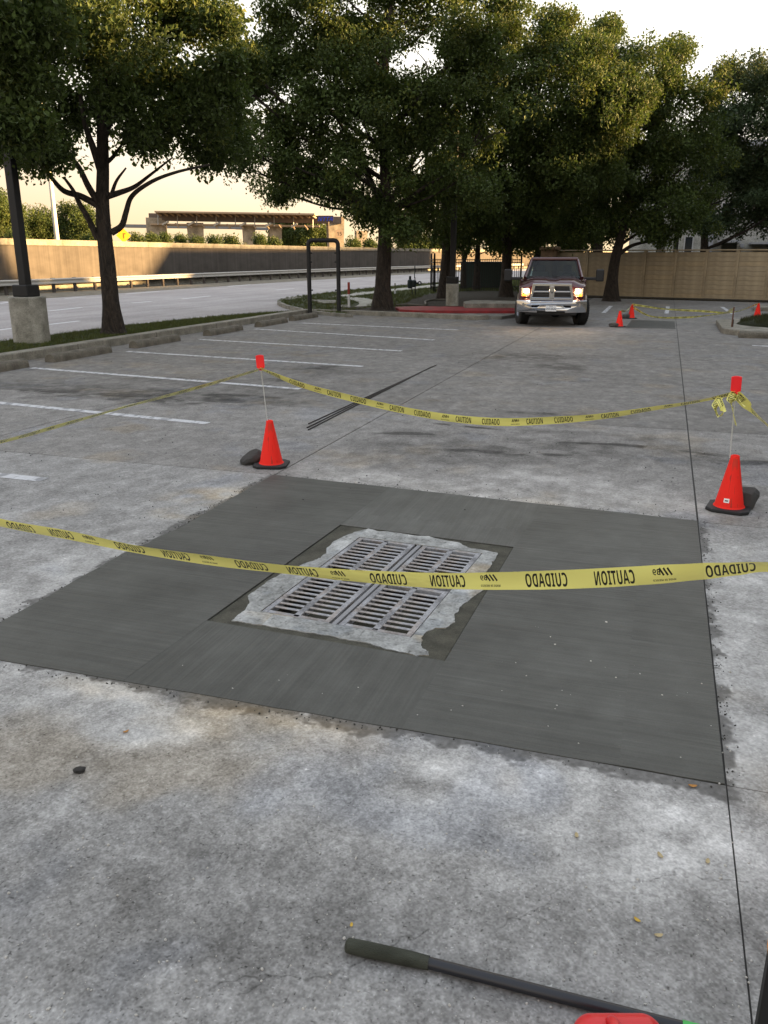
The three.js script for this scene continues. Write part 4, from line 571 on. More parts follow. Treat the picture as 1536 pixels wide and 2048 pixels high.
// ---------- beige plank wall ----------
{ const tops = [1112, 1172, 1230, 1287, 1348, 1409, 1471, 1534, 1600, 1668];
  const l0 = gp(1177, 593.5), l1 = gp(1526, 603), dir = l1.clone().sub(l0).normalize();
  const onWall = (px) => { const d = ray(px, 560); const t = (l0.x * dir.z - l0.z * dir.x) / (d.x * dir.z - d.z * dir.x); return V3(d.x * t, 0, d.z * t); };
  const W = thing('plank_wall', 'beige precast wall of horizontal planks between posts at the end of the lot', 'wall', V3(0, 0, 0)), H = 2.2, n = 10, turn = Math.atan2(-dir.z, dir.x);
  const wtex = dataTex(512, 256, (u, v, o) => { const a = tfbm(u, v, 5, 5) - 0.5, s = tn(u * 6, v * 60, 60) - 0.5; const k = 1 + a * 0.4 + s * 0.08; o[0] = 164 * k; o[1] = 148 * k; o[2] = 122 * k; });
  const mats = [[1, 1, 1], [0.96, 0.95, 0.94], [1.03, 1.0, 0.96], [0.97, 0.97, 0.98]].map((c) => std({ map: tile(wtex, 0.5, 0.5), color: lin(...c.map((v) => v * 0.95)), roughness: 0.9 }));
  for (let i = 0; i + 1 < tops.length; i++) {
    const a = onWall(tops[i]), b = onWall(tops[i + 1]), L = a.distanceTo(b), m = a.clone().lerp(b, 0.5);
    for (let k = 0; k < n; k++) { const h = (H - 0.08) / n; const g = metreUV(rbox(L - 0.1, h - 0.007, 0.09, 0.006, 0, 0, 0)); const p = mesh('plank', g, mats[Math.floor(rnd() * 4)], W); p.position.set(m.x, 0.06 + h * (k + 0.5), m.z); p.rotation.y = turn; p.position.addScaledVector(V3(-dir.z, 0, dir.x), rr(-0.006, 0.006)); }
    const back = mesh('seam_backing', box(L - 0.02, H - 0.06, 0.03, 0, H / 2, 0), mats[1], W); back.position.copy(m).addScaledVector(V3(dir.z, 0, -dir.x), 0.028); back.rotation.y = turn;  // backing added so that no light shows through the plank seams
    const post = mesh('wall_post', metreUV(rbox(0.13, H + 0.04, 0.16, 0.01, 0, (H + 0.04) / 2, 0)), mats[1], W); post.position.copy(a); post.rotation.y = turn;
    const cap = mesh('wall_cap', metreUV(rbox(L, 0.06, 0.2, 0.01, 0, H + 0.068, 0)), mats[1], W); cap.position.copy(m); cap.rotation.y = turn;
  }
  const pil = onWall(1107), P2 = thing('wall_pillar', 'square brown wall pillar with a cap behind the pickup roof', 'pillar', pil.clone().add(V3(-0.25, 0, 0.2)), turn), bm = std({ map: tile(wtex, 0.5), color: lin(0.42, 0.34, 0.28) });
  mesh('pillar_shaft', metreUV(rbox(0.7, 2.3, 0.7, 0.02, 0, 1.15, 0)), bm, P2); mesh('pillar_cap', rbox(0.86, 0.16, 0.86, 0.03, 0, 2.38, 0), bm, P2);
  structure('wall_bed', metreUV(slabOf([[-5.3, -44.0], ...[1112, 1287, 1471, 1668].map((x) => { const p = onWall(x); return [p.x, p.z]; }), [15.5, -38.6], [4.5, -41.6], [-2, -43.3]].reverse().map(([x, z]) => [x, z + 0.0]), 0.07, 0.1)), std({ map: tile(concreteTile, 1.5), bumpMap: tile(bumpFine, 2), bumpScale: 0.03, color: lin(0.12, 0.10, 0.07), roughness: 1 })); }
// ---------- second patch, far cones, stake, island ----------
{ const p2 = mesh('small_concrete_patch', metreUV(slabOf(P([[1264, 640], [1349, 643], [1351, 657.5], [1250, 656]]), 0.005, 0.02), 0.5), broom(0, 64, 2)); p2.userData = { kind: 'structure', label: 'smaller dark new concrete patch between the far cones' };
  const fc = [['orange traffic cone at the near corner of the small far patch', 1238, 654], ['orange traffic cone with tape tied to its tip behind the small far patch', 1262, 637], ['orange traffic cone wrapped with tape behind the planted island', 1514, 634]];
  for (const [l, x, y] of fc) { const c = copyOf(coneL, l, gp(x, y), rr(0, 1)); c.userData.group = 'orange cones round the far patch'; }
  chunk('dark rubble lump beside the near cone of the small far patch', gp(1228, 654).setY(0), 0.14, 0.1, 0.12, 0.2); chunk('dark rubble lump beside the tape-tied cone of the small far patch', gp(1252, 637).setY(0), 0.12, 0.12, 0.12, 1.2);
  const k = gp(1463, 656, 0.12), sk = thing('steel_stake', 'rusty brown stake driven in at the rounded island corner', 'stake', k.setY(0)); mesh('stake_bar', rbox(0.035, 0.68, 0.05, 0.004, 0, 0.34, 0), std({ color: lin(0.12, 0.06, 0.04), roughness: 0.8 }), sk); mesh('stake_tab', rbox(0.02, 0.2, 0.05, 0.004, 0.028, 0.25, 0), M.rebar, sk);
  const z2 = gp(1262, 637), tp = (px, py) => { const d = ray(px, py), t = (Math.abs(z2.z) + (px - 1262) * 0.002) / Math.abs(d.z); return V3(d.x * t, EYE + d.y * t, d.z * t); };
  const top2 = V3(z2.x, 0.455, z2.z), top3 = gp(1514, 634).setY(0.45), topS = k.clone().setY(0.62);
  tag(mesh('caution_tape', ribbonTape([top2, tp(1330, 618), tp(1400, 622), tp(1460, 625), top3], [0.5, 0.9, 0.5, 1.0, 0.6]), tapeMat), 'yellow caution tape stretched from the tape-tied far cone to the cone behind the island', 'caution tape', 'tape round the far patch');
  tag(mesh('caution_tape', ribbonTape([top2.clone().setY(0.38), tp(1300, 632), tp(1370, 635), tp(1430, 629), topS], [0.5, 0.9, 0.6, 1.2, 0.6]), tapeMat), 'yellow caution tape sagging from the tape-tied far cone to the rusty stake', 'caution tape', 'tape round the far patch');
  tag(mesh('caution_tape', ribbonTape([gp(1238, 654).setY(0.46), gp(1250, 646).setY(0.36), top2], [0.6, 1.0, 0.6]), tapeMat), 'short yellow caution tape between the two cones beside the small far patch', 'caution tape', 'tape round the far patch');
  // island
  const isl = thing('planted_island', 'kerbed island with a rounded corner and a low dark planted mound', 'island');
  const A = gp(1447, 672), z = A.z, x0 = A.x, r = 1.0, out = []; for (let i = 0; i <= 8; i++) { const a = Math.PI + i / 8 * Math.PI / 2; out.push([x0 + r + Math.cos(a) * r, z - r - Math.sin(a) * r]); } out.push([9.5, z], [9.5, z - 4.6], [x0 + 0.6, z - 4.6], [x0, z - 4.0]);
  mesh('island_kerb', metreUV(slabOf(out, 0.15, 0.2, [], 0.03)), M.kerb, isl);
  const mound = new THREE.SphereGeometry(1, 28, 12, 0, 6.283, 0, 1.5708), mp = mound.attributes.position; for (let i = 0; i < mp.count; i++) { const x = mp.getX(i), y = mp.getY(i), zz = mp.getZ(i); mp.setXYZ(i, x0 + 4.4 + x * 3.95, 0.15 + y * 0.36 + (y > 0.02 ? 0.05 * (fbm(x * 6, zz * 6, 2) - 0.5) : 0), z - 2.35 + zz * 1.95); } mound.computeVertexNormals();
  mesh('mound', metreUV(mound), std({ map: tile(grassTex, 0.9), color: lin(0.55, 0.5, 0.4), bumpMap: tile(bumpFine, 2), bumpScale: 0.04, roughness: 1 }), isl);
  const poly = []; for (let i = 0; i < 24; i++) poly.push([x0 + 4.4 + Math.cos(i / 24 * 6.283) * 3.85, z - 2.35 + Math.sin(i / 24 * 6.283) * 1.85]);
  { const list = []; while (list.length < 4200) { const x = rr(-1, 1), zz = rr(-1, 1); if (x * x + zz * zz < 0.97) list.push([x, zz]); } const im = new THREE.InstancedMesh(bladeGeo, leafMat(0.05, 0.055, 0.022, 0.2), list.length), m = new THREE.Matrix4(), qq = new THREE.Quaternion(); list.forEach(([x, zz], i) => { const s = rr(1.3, 2.4); qq.setFromAxisAngle(V3(0, 1, 0), rnd() * 6.3); m.compose(V3(x0 + 4.4 + x * 3.9, 0.13 + 0.36 * Math.sqrt(Math.max(0, 1 - x * x - zz * zz)), z - 2.35 + zz * 1.9), qq, V3(s, s, s)); im.setMatrixAt(i, m); }); im.name = 'ground_cover'; im.userData.kind = 'stuff'; im.userData.label = 'dark low ground cover on the island mound'; isl.add(im); }
  const ws = thing('wheel_stop', 'grey concrete wheel stop lying in front of the planted island', 'wheel stop', V3(x0 + 1.75, 0, z + 0.32), Math.PI / 2, 'concrete wheel stops along the kerb');
  { const src = scene.getObjectByName('wheel_stop'); for (const c of src.children) { const m = c.clone(); m.scale.z = 1.5; ws.add(m); } }
  const far = thing('far_island_kerb', 'dark concrete kerb end in front of the plank wall', 'kerb'); mesh('kerb_body', metreUV(slabOf(P([[1508, 608.5], [1600, 610], [1600, 616], [1508, 614]], 0.15), 0.15, 0.2, [], 0.02)), M.kerb, far);
}
// ---------- white and grey apartment building behind the plank wall ----------
{ const Z = -69, at = (px, py) => atZ(px, py, Z), B = thing('apartment_building', 'white and grey apartment building behind the plank wall, seen under the trees', 'building');
  const white = std({ map: tile(concreteTile, 0.2), color: lin(0.95, 0.96, 0.98), roughness: 0.9 }), grey = std({ color: lin(0.30, 0.31, 0.34), roughness: 0.9 }), frameMat = std({ color: lin(0.42, 0.42, 0.43), roughness: 0.6 }), pane = std({ color: lin(0.03, 0.035, 0.04), roughness: 0.08, metalness: 0.1 });
  const a = at(1255, 520), b = at(1640, 520), top = 9.5, w = b.x - a.x;
  mesh('wall', box(w, top, 58, (a.x + b.x) / 2, top / 2, Z - 31.05), white, B);  // unseen depth stretched far back to shade the retaining wall
  mesh('parapet', box(w + 0.3, 0.4, 60.3, (a.x + b.x) / 2, top + 0.2, Z - 30.05), grey, B);
  // the front layer, with real recesses for the bays and the ground-floor entrances
  const front = new THREE.Shape([[a.x, 0], [b.x, 0], [b.x, top - 0.001], [a.x, top - 0.001]].map(([x, y]) => new THREE.Vector2(x, y)));
  for (const [x0, x1, y0, y1] of [[1310, 1335, 450, 519], [1344, 1361, 450, 519], [1440, 1475, 487, 519], [1502, 1600, 490, 519]]) { const p = at(x0, y1), q2 = at(x1, y0), lo = Math.max(0.05, p.y); front.holes.push(new THREE.Path([[p.x, lo], [q2.x, lo], [q2.x, q2.y], [p.x, q2.y]].map(([x, y]) => new THREE.Vector2(x, y)))); }
  mesh('front_wall', new THREE.ExtrudeGeometry(front, { depth: 2.04, bevelEnabled: false }).translate(0, 0, Z - 2.045), white, B);
  const slab2 = (x0, x1, y0, y1, d, m, n) => { const p = at(x0, y1), q2 = at(x1, y0); mesh(n, box(q2.x - p.x, q2.y - p.y, d, (p.x + q2.x) / 2, (p.y + q2.y) / 2, Z + d / 2), m, B); };
  slab2(1408, 1428, 465, 520, 0.25, grey, 'grey_bay');
  const win = (x0, x1, y0, y1) => { const p = at(x0, y1), q2 = at(x1, y0), g = new THREE.Group(); const f = mesh('window', merge([box(q2.x - p.x, 0.08, 0.12, (p.x + q2.x) / 2, q2.y, Z + 0.05), box(q2.x - p.x, 0.08, 0.12, (p.x + q2.x) / 2, p.y, Z + 0.05), box(0.08, q2.y - p.y, 0.11, p.x, (p.y + q2.y) / 2, Z + 0.05), box(0.08, q2.y - p.y, 0.11, q2.x, (p.y + q2.y) / 2, Z + 0.05)]), frameMat, B); mesh('pane', box(q2.x - p.x, q2.y - p.y, 0.03, (p.x + q2.x) / 2, (p.y + q2.y) / 2, Z + 0.02), pane, f); };
  win(1366, 1387, 473, 515); win(1411, 1424, 486, 515); win(1366, 1387, 410, 450); win(1300, 1322, 410, 446); win(1440, 1470, 405, 445); win(1500, 1530, 405, 445);
  slab2(1434, 1478, 481, 486, 2.2, grey, 'canopy'); slab2(1497, 1600, 485, 489, 2.4, grey, 'canopy'); slab2(1479, 1487, 488, 495, 0.5, grey, 'wall_box');
}
// ---------- unseen block inferred from the shade, its steps shaped to place sun and shadow ----------
{ const B = thing('shading_block', 'unseen stepped beige block beside the lot, its roof steps shaped to place the shade', 'building'), wm = std({ map: tile(concreteTile, 0.15), color: lin(0.75, 0.68, 0.58), roughness: 0.9 }), pane = std({ color: lin(0.03, 0.04, 0.05), roughness: 0.1 });
  for (const [z0, z1, h] of [[26, -24, 14.2], [-24, -32, 12.2], [-32, -39, 13.8], [-39, -46.5, 9.6], [-46.5, -56, 12.8], [-56, -73, 10.7]]) {
    mesh('wall', box(14, h, z0 - z1, 24, h / 2 - 0.1, (z0 + z1) / 2), wm, B); mesh('roof', box(14.3, 0.3, z0 - z1 - 0.02, 24, h + 0.05, (z0 + z1) / 2), std({ color: lin(0.3, 0.29, 0.27) }), B);
    for (let y = 1.2; y + 1.7 < h; y += 3.3) for (let z = z0 - 2; z > z1 + 1.5; z -= 3.2) { const wdw = mesh('window', box(0.12, 1.7, 1.7, 16.97, y + 0.85, z), M.blackMatt, B); mesh('pane', box(0.05, 1.5, 1.5, 16.91, y + 0.85, z), pane, wdw); }
  } }
// ---------- dark red pickup ----------
{
  const pf = gp(1100, 653); const T = thing('pickup_truck', 'dark red pickup truck with chrome grille and lit headlamps facing the camera', 'pickup truck', V3(pf.x, 0, pf.z), 0.115);
  const red = new THREE.MeshPhysicalMaterial({ color: lin(0.055, 0.004, 0.006), roughness: 0.35, clearcoat: 1, clearcoatRoughness: 0.06, metalness: 0.25 });
  const dark = std({ color: lin(0.012, 0.012, 0.013), roughness: 0.6 }), rubber = std({ color: lin(0.014, 0.014, 0.014), roughness: 0.85 });
  // body sections from the nose (z = 0) back: half-width, shoulder height, crown height
  const sec = [[0.06, 0.80, 1.10, 1.20], [0.0, 0.90, 1.16, 1.27], [-0.12, 0.955, 1.20, 1.31], [-0.5, 0.985, 1.24, 1.36], [-1.0, 0.995, 1.26, 1.385], [-1.45, 0.995, 1.28, 1.40]];
  const N = 24, pos = [], idx = [];
  for (const [z, w, ys, yc] of sec) for (let i = 0; i <= N; i++) {
    const u = i / N * 2 - 1, a = Math.abs(u); let x, y;
    if (a > 0.84) { const t = (a - 0.84) / 0.16; x = w; y = lerp(ys - 0.03, 0.70, t); } else { const t = a / 0.84; x = w * (t < 0.9 ? t / 0.9 * 0.965 : 0.965 + (t - 0.9) / 0.1 * 0.035); y = t > 0.82 ? lerp(yc - 0.085, ys - 0.03, sstep(0.82, 1, t)) : yc - 0.085 * sstep(0.56, 0.82, t) + 0.022 * sstep(0.30, 0.18, Math.abs(t - 0.40)) * 0.6 - 0.02 * sstep(0.22, 0.1, t); }
    pos.push(x * Math.sign(u), y, z);
  }
  for (let k = 0; k + 1 < sec.length; k++) for (let i = 0; i < N; i++) { const a = k * (N + 1) + i, b = a + N + 1; idx.push(a, a + 1, b, b, a + 1, b + 1); }
  let g = new THREE.BufferGeometry(); g.setAttribute('position', new THREE.Float32BufferAttribute(pos, 3)); g.setIndex(idx); g = toCreasedNormals(g, 0.7); mesh('hood', g, red, T);
  // nose behind grille and lamps, with the lower corners
  mesh('nose_panel', merge([rbox(1.62, 0.46, 0.5, 0.05, 0, 0.93, -0.26), rbox(0.3, 0.12, 0.24, 0.03, -0.78, 0.745, -0.1), rbox(0.3, 0.12, 0.24, 0.03, 0.78, 0.745, -0.1)]), red, T);
  // doors, cab and bed
  mesh('cab_side', merge([rbox(0.1, 0.78, 2.3, 0.04, -0.955, 0.93, -2.6), rbox(0.1, 0.78, 2.3, 0.04, 0.955, 0.93, -2.6), box(1.84, 0.1, 2.3, 0, 0.60, -2.6)]), red, T);
  mesh('bed', merge([rbox(0.14, 0.80, 1.95, 0.04, -0.935, 0.94, -4.75), rbox(0.14, 0.80, 1.95, 0.04, 0.935, 0.94, -4.75), rbox(1.74, 0.12, 1.9, 0.03, 0, 0.72, -4.75), rbox(1.74, 0.6, 0.1, 0.03, 0, 1.02, -5.7)]), red, T);
  // roof and pillars
  const A = (s) => [V3(s * 0.86, 1.36, -1.40), V3(s * 0.71, 1.885, -2.12)];
  mesh('roof', rbox(1.46, 0.12, 1.65, 0.055, 0, 1.905, -2.92, 4), red, T);
  for (const s of [-1, 1]) { mesh('pillar', rod(A(s)[0], A(s)[1], 0.05, 8, 0.045), red, T); mesh('pillar', rod(V3(s * 0.9, 1.3, -3.75), V3(s * 0.7, 1.88, -3.6), 0.07, 8), red, T); mesh('pillar', rod(V3(s * 0.92, 1.3, -2.65), V3(s * 0.71, 1.88, -2.65), 0.04, 8), red, T); }
  const quad = (a, b, c, d) => { const q2 = new THREE.BufferGeometry(); q2.setAttribute('position', new THREE.Float32BufferAttribute([a, b, c, a, c, d].flatMap((v) => [v.x, v.y, v.z]), 3)); q2.setAttribute('uv', new THREE.Float32BufferAttribute([0, 0, 1, 0, 1, 1, 0, 0, 1, 1, 0, 1], 2)); q2.computeVertexNormals(); return q2; };
  const tint = new THREE.MeshPhysicalMaterial({ color: lin(0.42, 0.52, 0.51), transmission: 1, thickness: 0, roughness: 0.02, ior: 1.5, specularIntensity: 0.45 });
  mesh('windshield', quad(A(-1)[0], A(1)[0], A(1)[1], A(-1)[1]), tint, T);
  for (const s of [-1, 1]) mesh('side_window', quad(V3(s * 0.90, 1.31, -1.5), V3(s * 0.93, 1.31, -3.7), V3(s * 0.72, 1.87, -3.6), V3(s * 0.72, 1.87, -2.15)), tint, T);
  mesh('rear_window', quad(V3(-0.85, 1.31, -3.74), V3(0.85, 1.31, -3.74), V3(0.7, 1.87, -3.62), V3(-0.7, 1.87, -3.62)), tint, T);
  mesh('dashboard', merge([rbox(1.7, 0.14, 0.45, 0.05, 0, 1.31, -1.72), rbox(1.7, 0.7, 0.1, 0.03, 0, 0.95, -1.75)]), dark, T);
  for (const s of [-1, 1]) { mesh('seat', merge([rbox(0.55, 0.75, 0.16, 0.06, s * 0.42, 1.15, -2.75), rbox(0.28, 0.2, 0.12, 0.05, s * 0.42, 1.62, -2.8)]), std({ color: lin(0.12, 0.11, 0.10) }), T); }
  mesh('steering_wheel', new THREE.TorusGeometry(0.19, 0.018, 8, 24).rotateX(-0.5).translate(0.42, 1.33, -2.02), dark, T);
  mesh('wiper', merge([rod(V3(-0.75, 1.40, -1.36), V3(-0.15, 1.40, -1.37), 0.012, 6), rod(V3(-0.05, 1.40, -1.37), V3(0.6, 1.40, -1.37), 0.012, 6)]), dark, T);
  // grille
  const ringShape = (w0, w1, y0, y1, t) => { const s = new THREE.Shape([[-w0, y0], [w0, y0], [w1, y1], [-w1, y1]].map(([x, y]) => new THREE.Vector2(x, y))); s.holes.push(new THREE.Path([[-w0 + t, y0 + t], [w0 - t, y0 + t], [w1 - t, y1 - t * 0.9], [-w1 + t, y1 - t * 0.9]].map(([x, y]) => new THREE.Vector2(x, y)))); return new THREE.ExtrudeGeometry(s, { depth: 0.09, bevelThickness: 0.015, bevelSize: 0.012, bevelSegments: 2 }); };
  const gr = mesh('grille', ringShape(0.63, 0.55, 0.765, 1.22, 0.06).translate(0, 0, -0.005), M.chrome, T);
  mesh('cross_bar', merge([rbox(1.1, 0.045, 0.05, 0.012, 0, 1.0, 0.07), rbox(0.155, 0.40, 0.05, 0.015, 0, 0.985, 0.075)]), M.chrome, gr);
  mesh('grille_backing', box(1.16, 0.42, 0.02, 0, 0.985, 0.005), dark, gr);
  for (let k = 0; k < 9; k++) mesh('grille_slat', box(1.12, 0.012, 0.03, 0, 0.83 + k * 0.042, 0.035), std({ color: lin(0.10, 0.10, 0.11), roughness: 0.4, metalness: 0.6 }), gr);
  { const s = new THREE.Shape(); s.moveTo(0, -0.12); s.lineTo(0.05, -0.06); s.lineTo(0.07, 0.04); s.lineTo(0.055, 0.1); s.lineTo(-0.055, 0.1); s.lineTo(-0.07, 0.04); s.lineTo(-0.05, -0.06); const e = mesh('emblem', new THREE.ExtrudeGeometry(s, { depth: 0.012, bevelThickness: 0.008, bevelSize: 0.006 }).translate(0, 1.06, 0.108), M.chrome, gr); mesh('emblem_mark', merge([box(0.016, 0.08, 0.006, -0.022, 1.0, 0.131, 0, 0, 0.5), box(0.016, 0.08, 0.006, 0.022, 1.0, 0.1315, 0, 0, -0.5)]), dark, gr); }
  // headlamps: housing, glowing lens, amber lamp
  const lens = std({ color: lin(0.9, 0.85, 0.75), emissive: lin(1, 0.72, 0.42), emissiveIntensity: 1.6, roughness: 0.3 }), amber = std({ color: lin(0.7, 0.2, 0.02), emissive: lin(1, 0.35, 0.05), emissiveIntensity: 0.18, roughness: 0.3 });
  const mirrorish = std({ color: lin(0.75, 0.62, 0.5), metalness: 0.8, roughness: 0.25 });
  for (const s of [-1, 1]) {
    const h = mesh('headlamp', rbox(0.27, 0.27, 0.16, 0.05, s * 0.775, 0.985, -0.04, 3), mirrorish, T); 
    mesh('lens', rbox(0.155, 0.115, 0.03, 0.03, s * 0.745, 1.025, 0.045, 3), lens, h); mesh('amber_lamp', rbox(0.125, 0.07, 0.03, 0.015, s * 0.81, 0.9, 0.045, 2), amber, h);
    const l = new THREE.SpotLight(lin(1, 0.74, 0.45), 0.8, 30, 0.7, 0.7, 2); l.position.set(s * 0.745, 1.025, 0.09); l.target.position.set(s * 0.745, 0.2, 6); l.castShadow = true; l.shadow.radius = 3; h.add(l, l.target);
    const pl = new THREE.PointLight(lin(1, 0.6, 0.3), 0.16, 4, 2); pl.position.set(s * 0.745, 1.025, 0.13); pl.castShadow = true; h.add(pl);
  }
  // bumper
  const bs = new THREE.Shape(); bs.moveTo(-0.99, 0.0); bs.lineTo(-0.42, -0.02); bs.lineTo(-0.40, 0.03); bs.lineTo(0.40, 0.03); bs.lineTo(0.42, -0.02); bs.lineTo(0.99, 0.0); bs.lineTo(1.0, 0.30); bs.lineTo(0.62, 0.30); bs.lineTo(0.60, 0.235); bs.lineTo(-0.60, 0.235); bs.lineTo(-0.62, 0.30); bs.lineTo(-1.0, 0.30);
  for (const s of [-1, 1]) { const hole = new THREE.Path(); hole.moveTo(s * 0.40, 0.10); hole.lineTo(s * 0.58, 0.10); hole.lineTo(s * 0.58, 0.19); hole.lineTo(s * 0.30, 0.19); bs.holes.push(hole); const fog = new THREE.Path(); fog.absarc(s * 0.80, 0.19, 0.055, 0, 6.28, true); bs.holes.push(fog); }
  const bg = new THREE.ExtrudeGeometry(bs, { depth: 0.14, bevelThickness: 0.03, bevelSize: 0.02, bevelSegments: 4, curveSegments: 14 }); { const p = bg.attributes.position; for (let i = 0; i < p.count; i++) { const x = p.getX(i); p.setZ(i, p.getZ(i) - 0.16 * Math.pow(Math.abs(x), 3)); } bg.computeVertexNormals(); }
  const bum = mesh('bumper', toCreasedNormals(bg, 0.6).translate(0, 0.44, 0.06), M.chrome, T);
  mesh('bumper_backing', rbox(1.7, 0.2, 0.1, 0.03, 0, 0.58, 0.02), dark, bum);
  mesh('top_bar', rbox(1.22, 0.05, 0.10, 0.02, 0, 0.705, 0.15), M.chrome, bum);
  for (const s of [-1, 1]) { mesh('fog_lamp', cyl(0.05, 0.05, 0.03, 18).rotateX(Math.PI / 2).translate(s * 0.80, 0.63, 0.13), std({ color: lin(0.4, 0.38, 0.36), roughness: 0.15, metalness: 0.5 }), bum); mesh('tow_hook', new THREE.TorusGeometry(0.05, 0.016, 6, 14).translate(s * 0.46, 0.585, 0.12), dark, bum); }
  { const c = document.createElement('canvas'); c.width = 256; c.height = 128; const x = c.getContext('2d'); x.fillStyle = '#eceef0'; x.fillRect(0, 0, 256, 128); x.fillStyle = '#27304a'; x.textAlign = 'center'; x.font = 'bold 30px sans-serif'; x.fillText('TEXAS', 128, 32); x.font = 'bold 62px sans-serif'; x.fillText('259-0A26', 128, 98, 236); const tx = new THREE.CanvasTexture(c); tx.colorSpace = THREE.SRGBColorSpace; const pl = mesh('license_plate', new THREE.BoxGeometry(0.31, 0.16, 0.012).translate(0, 0.535, 0.262), std({ map: tx, roughness: 0.4 }), T); }
  // valance, underbody, fenders, axle
  mesh('valance', merge([rbox(1.5, 0.14, 0.2, 0.04, 0, 0.40, 0.02), box(1.0, 0.18, 4.8, 0, 0.52, -2.8)]), dark, T);
  mesh('front_axle', merge([rod(V3(-0.8, 0.39, -0.98), V3(0.8, 0.39, -0.98), 0.06, 10), new THREE.SphereGeometry(0.16, 14, 10).translate(0.13, 0.36, -0.9)]), dark, T);
  mesh('rear_axle', merge([rod(V3(-0.8, 0.39, -4.6), V3(0.8, 0.39, -4.6), 0.06, 10), new THREE.SphereGeometry(0.18, 14, 10).translate(0, 0.38, -4.6)]), dark, T);
  for (const s of [-1, 1]) for (const z of [-0.98, -4.6]) { const f = new THREE.TorusGeometry(0.47, 0.05, 8, 24, Math.PI).rotateY(Math.PI / 2).translate(s * 0.985, 0.41, z); mesh('wheel_flare', f, std({ color: lin(0.22, 0.17, 0.13), roughness: 0.3, metalness: 0.4 }), T); mesh('wheel_well', box(0.4, 0.3, 1.0, s * 0.72, 0.80, z), dark, T); }
  const tyre = (() => { const pr = [[0.22, -0.13], [0.34, -0.145], [0.395, -0.12], [0.405, -0.06], [0.405, 0.06], [0.395, 0.12], [0.34, 0.145], [0.22, 0.13]].map(([r, y]) => new THREE.Vector2(r, y)); const parts = [new THREE.LatheGeometry(pr, 40).rotateZ(Math.PI / 2)]; for (let i = 0; i < 34; i++) for (const s of [-1, 1]) { const b = new THREE.BoxGeometry(0.1, 0.026, 0.045); b.rotateY(s * 0.4); b.translate(s * 0.075, 0.402, 0); b.rotateX((i + (s > 0 ? 0.5 : 0)) / 34 * 6.283); parts.push(b); } return merge(parts); })();
  const rim = merge([new THREE.LatheGeometry([[0.23, 0.12], [0.21, 0.09], [0.2, 0.02], [0, 0.03]].map(([r, y]) => new THREE.Vector2(r, y)), 24), ...[0, 1, 2, 3, 4, 5, 6, 7].map((i) => box(0.05, 0.04, 0.17, 0, 0.06, 0.12).rotateY(i / 8 * 6.283)), cyl(0.06, 0.06, 0.1, 12, 0, 0.06, 0)]).rotateZ(-Math.PI / 2);
  for (const s of [-1, 1]) for (const z of [-0.98, -4.6]) { const w = new THREE.Group(); w.name = 'wheel'; w.position.set(s * 0.875, 0.425, z); w.scale.setScalar(1.05); if (z > -2) w.rotation.y = 0.30; T.add(w); mesh('tyre', tyre, rubber, w); const r = mesh('rim', rim, std({ color: lin(0.2, 0.2, 0.21), metalness: 0.8, roughness: 0.3 }), w); if (s < 0) r.rotation.y = Math.PI; }
  // wide tow mirrors
  for (const s of [-1, 1]) { const m = mesh('tow_mirror', merge([rbox(0.44, 0.085, 0.10, 0.02, s * 1.15, 1.33, -1.62), rbox(0.24, 0.36, 0.13, 0.04, s * 1.40, 1.43, -1.62, 3)]), dark, T); mesh('mirror_glass', box(0.16, 0.22, 0.01, s * 1.40, 1.45, -1.69), M.chrome, m); }
}
// ---------- trees ----------
const clumpGeo = (leaves, R, L) => {   // a spray of folded leaves
  const pos = [], idx = []; const t = V3(), up = V3(), sd = V3();
  for (let i = 0; i < leaves; i++) {
    const d = V3(gauss(), gauss() * 0.7, gauss()); if (d.length() < 1e-3) d.set(1, 0, 0); const c = d.clone().normalize().multiplyScalar(R * Math.cbrt(rnd()));
    t.set(gauss(), gauss() * 0.5 - 0.35, gauss()).normalize(); up.set(gauss() * 0.5, 1, gauss() * 0.5); sd.crossVectors(t, up).normalize(); up.crossVectors(sd, t);
    const l = L * rr(0.7, 1.25), w = l * rr(0.26, 0.38), k = pos.length / 3;
    const put = (a, b, h) => pos.push(c.x + t.x * a + sd.x * b + up.x * h, c.y + t.y * a + sd.y * b + up.y * h, c.z + t.z * a + sd.z * b + up.z * h);
    put(-l / 2, 0, 0); put(l * 0.08, w, w * 0.35); put(l / 2, 0, -w * 0.2); put(l * 0.08, -w, w * 0.35);
    idx.push(k, k + 1, k + 2, k, k + 2, k + 3);
  }
  let g = new THREE.BufferGeometry(); g.setAttribute('position', new THREE.Float32BufferAttribute(pos, 3)); g.setIndex(idx); g = g.toNonIndexed(); g.computeVertexNormals(); return g;
};
const clumps = [clumpGeo(54, 0.37, 0.115), clumpGeo(54, 0.37, 0.105), clumpGeo(46, 0.41, 0.125)];
const leafOak = leafMat(0.064, 0.097, 0.017, 0.48), leafGrey = leafMat(0.052, 0.082, 0.034, 0.35), leafFar = leafOak;
const _m = new THREE.Matrix4(), _q = new THREE.Quaternion(), _e = new THREE.Euler(), _c = new THREE.Color();
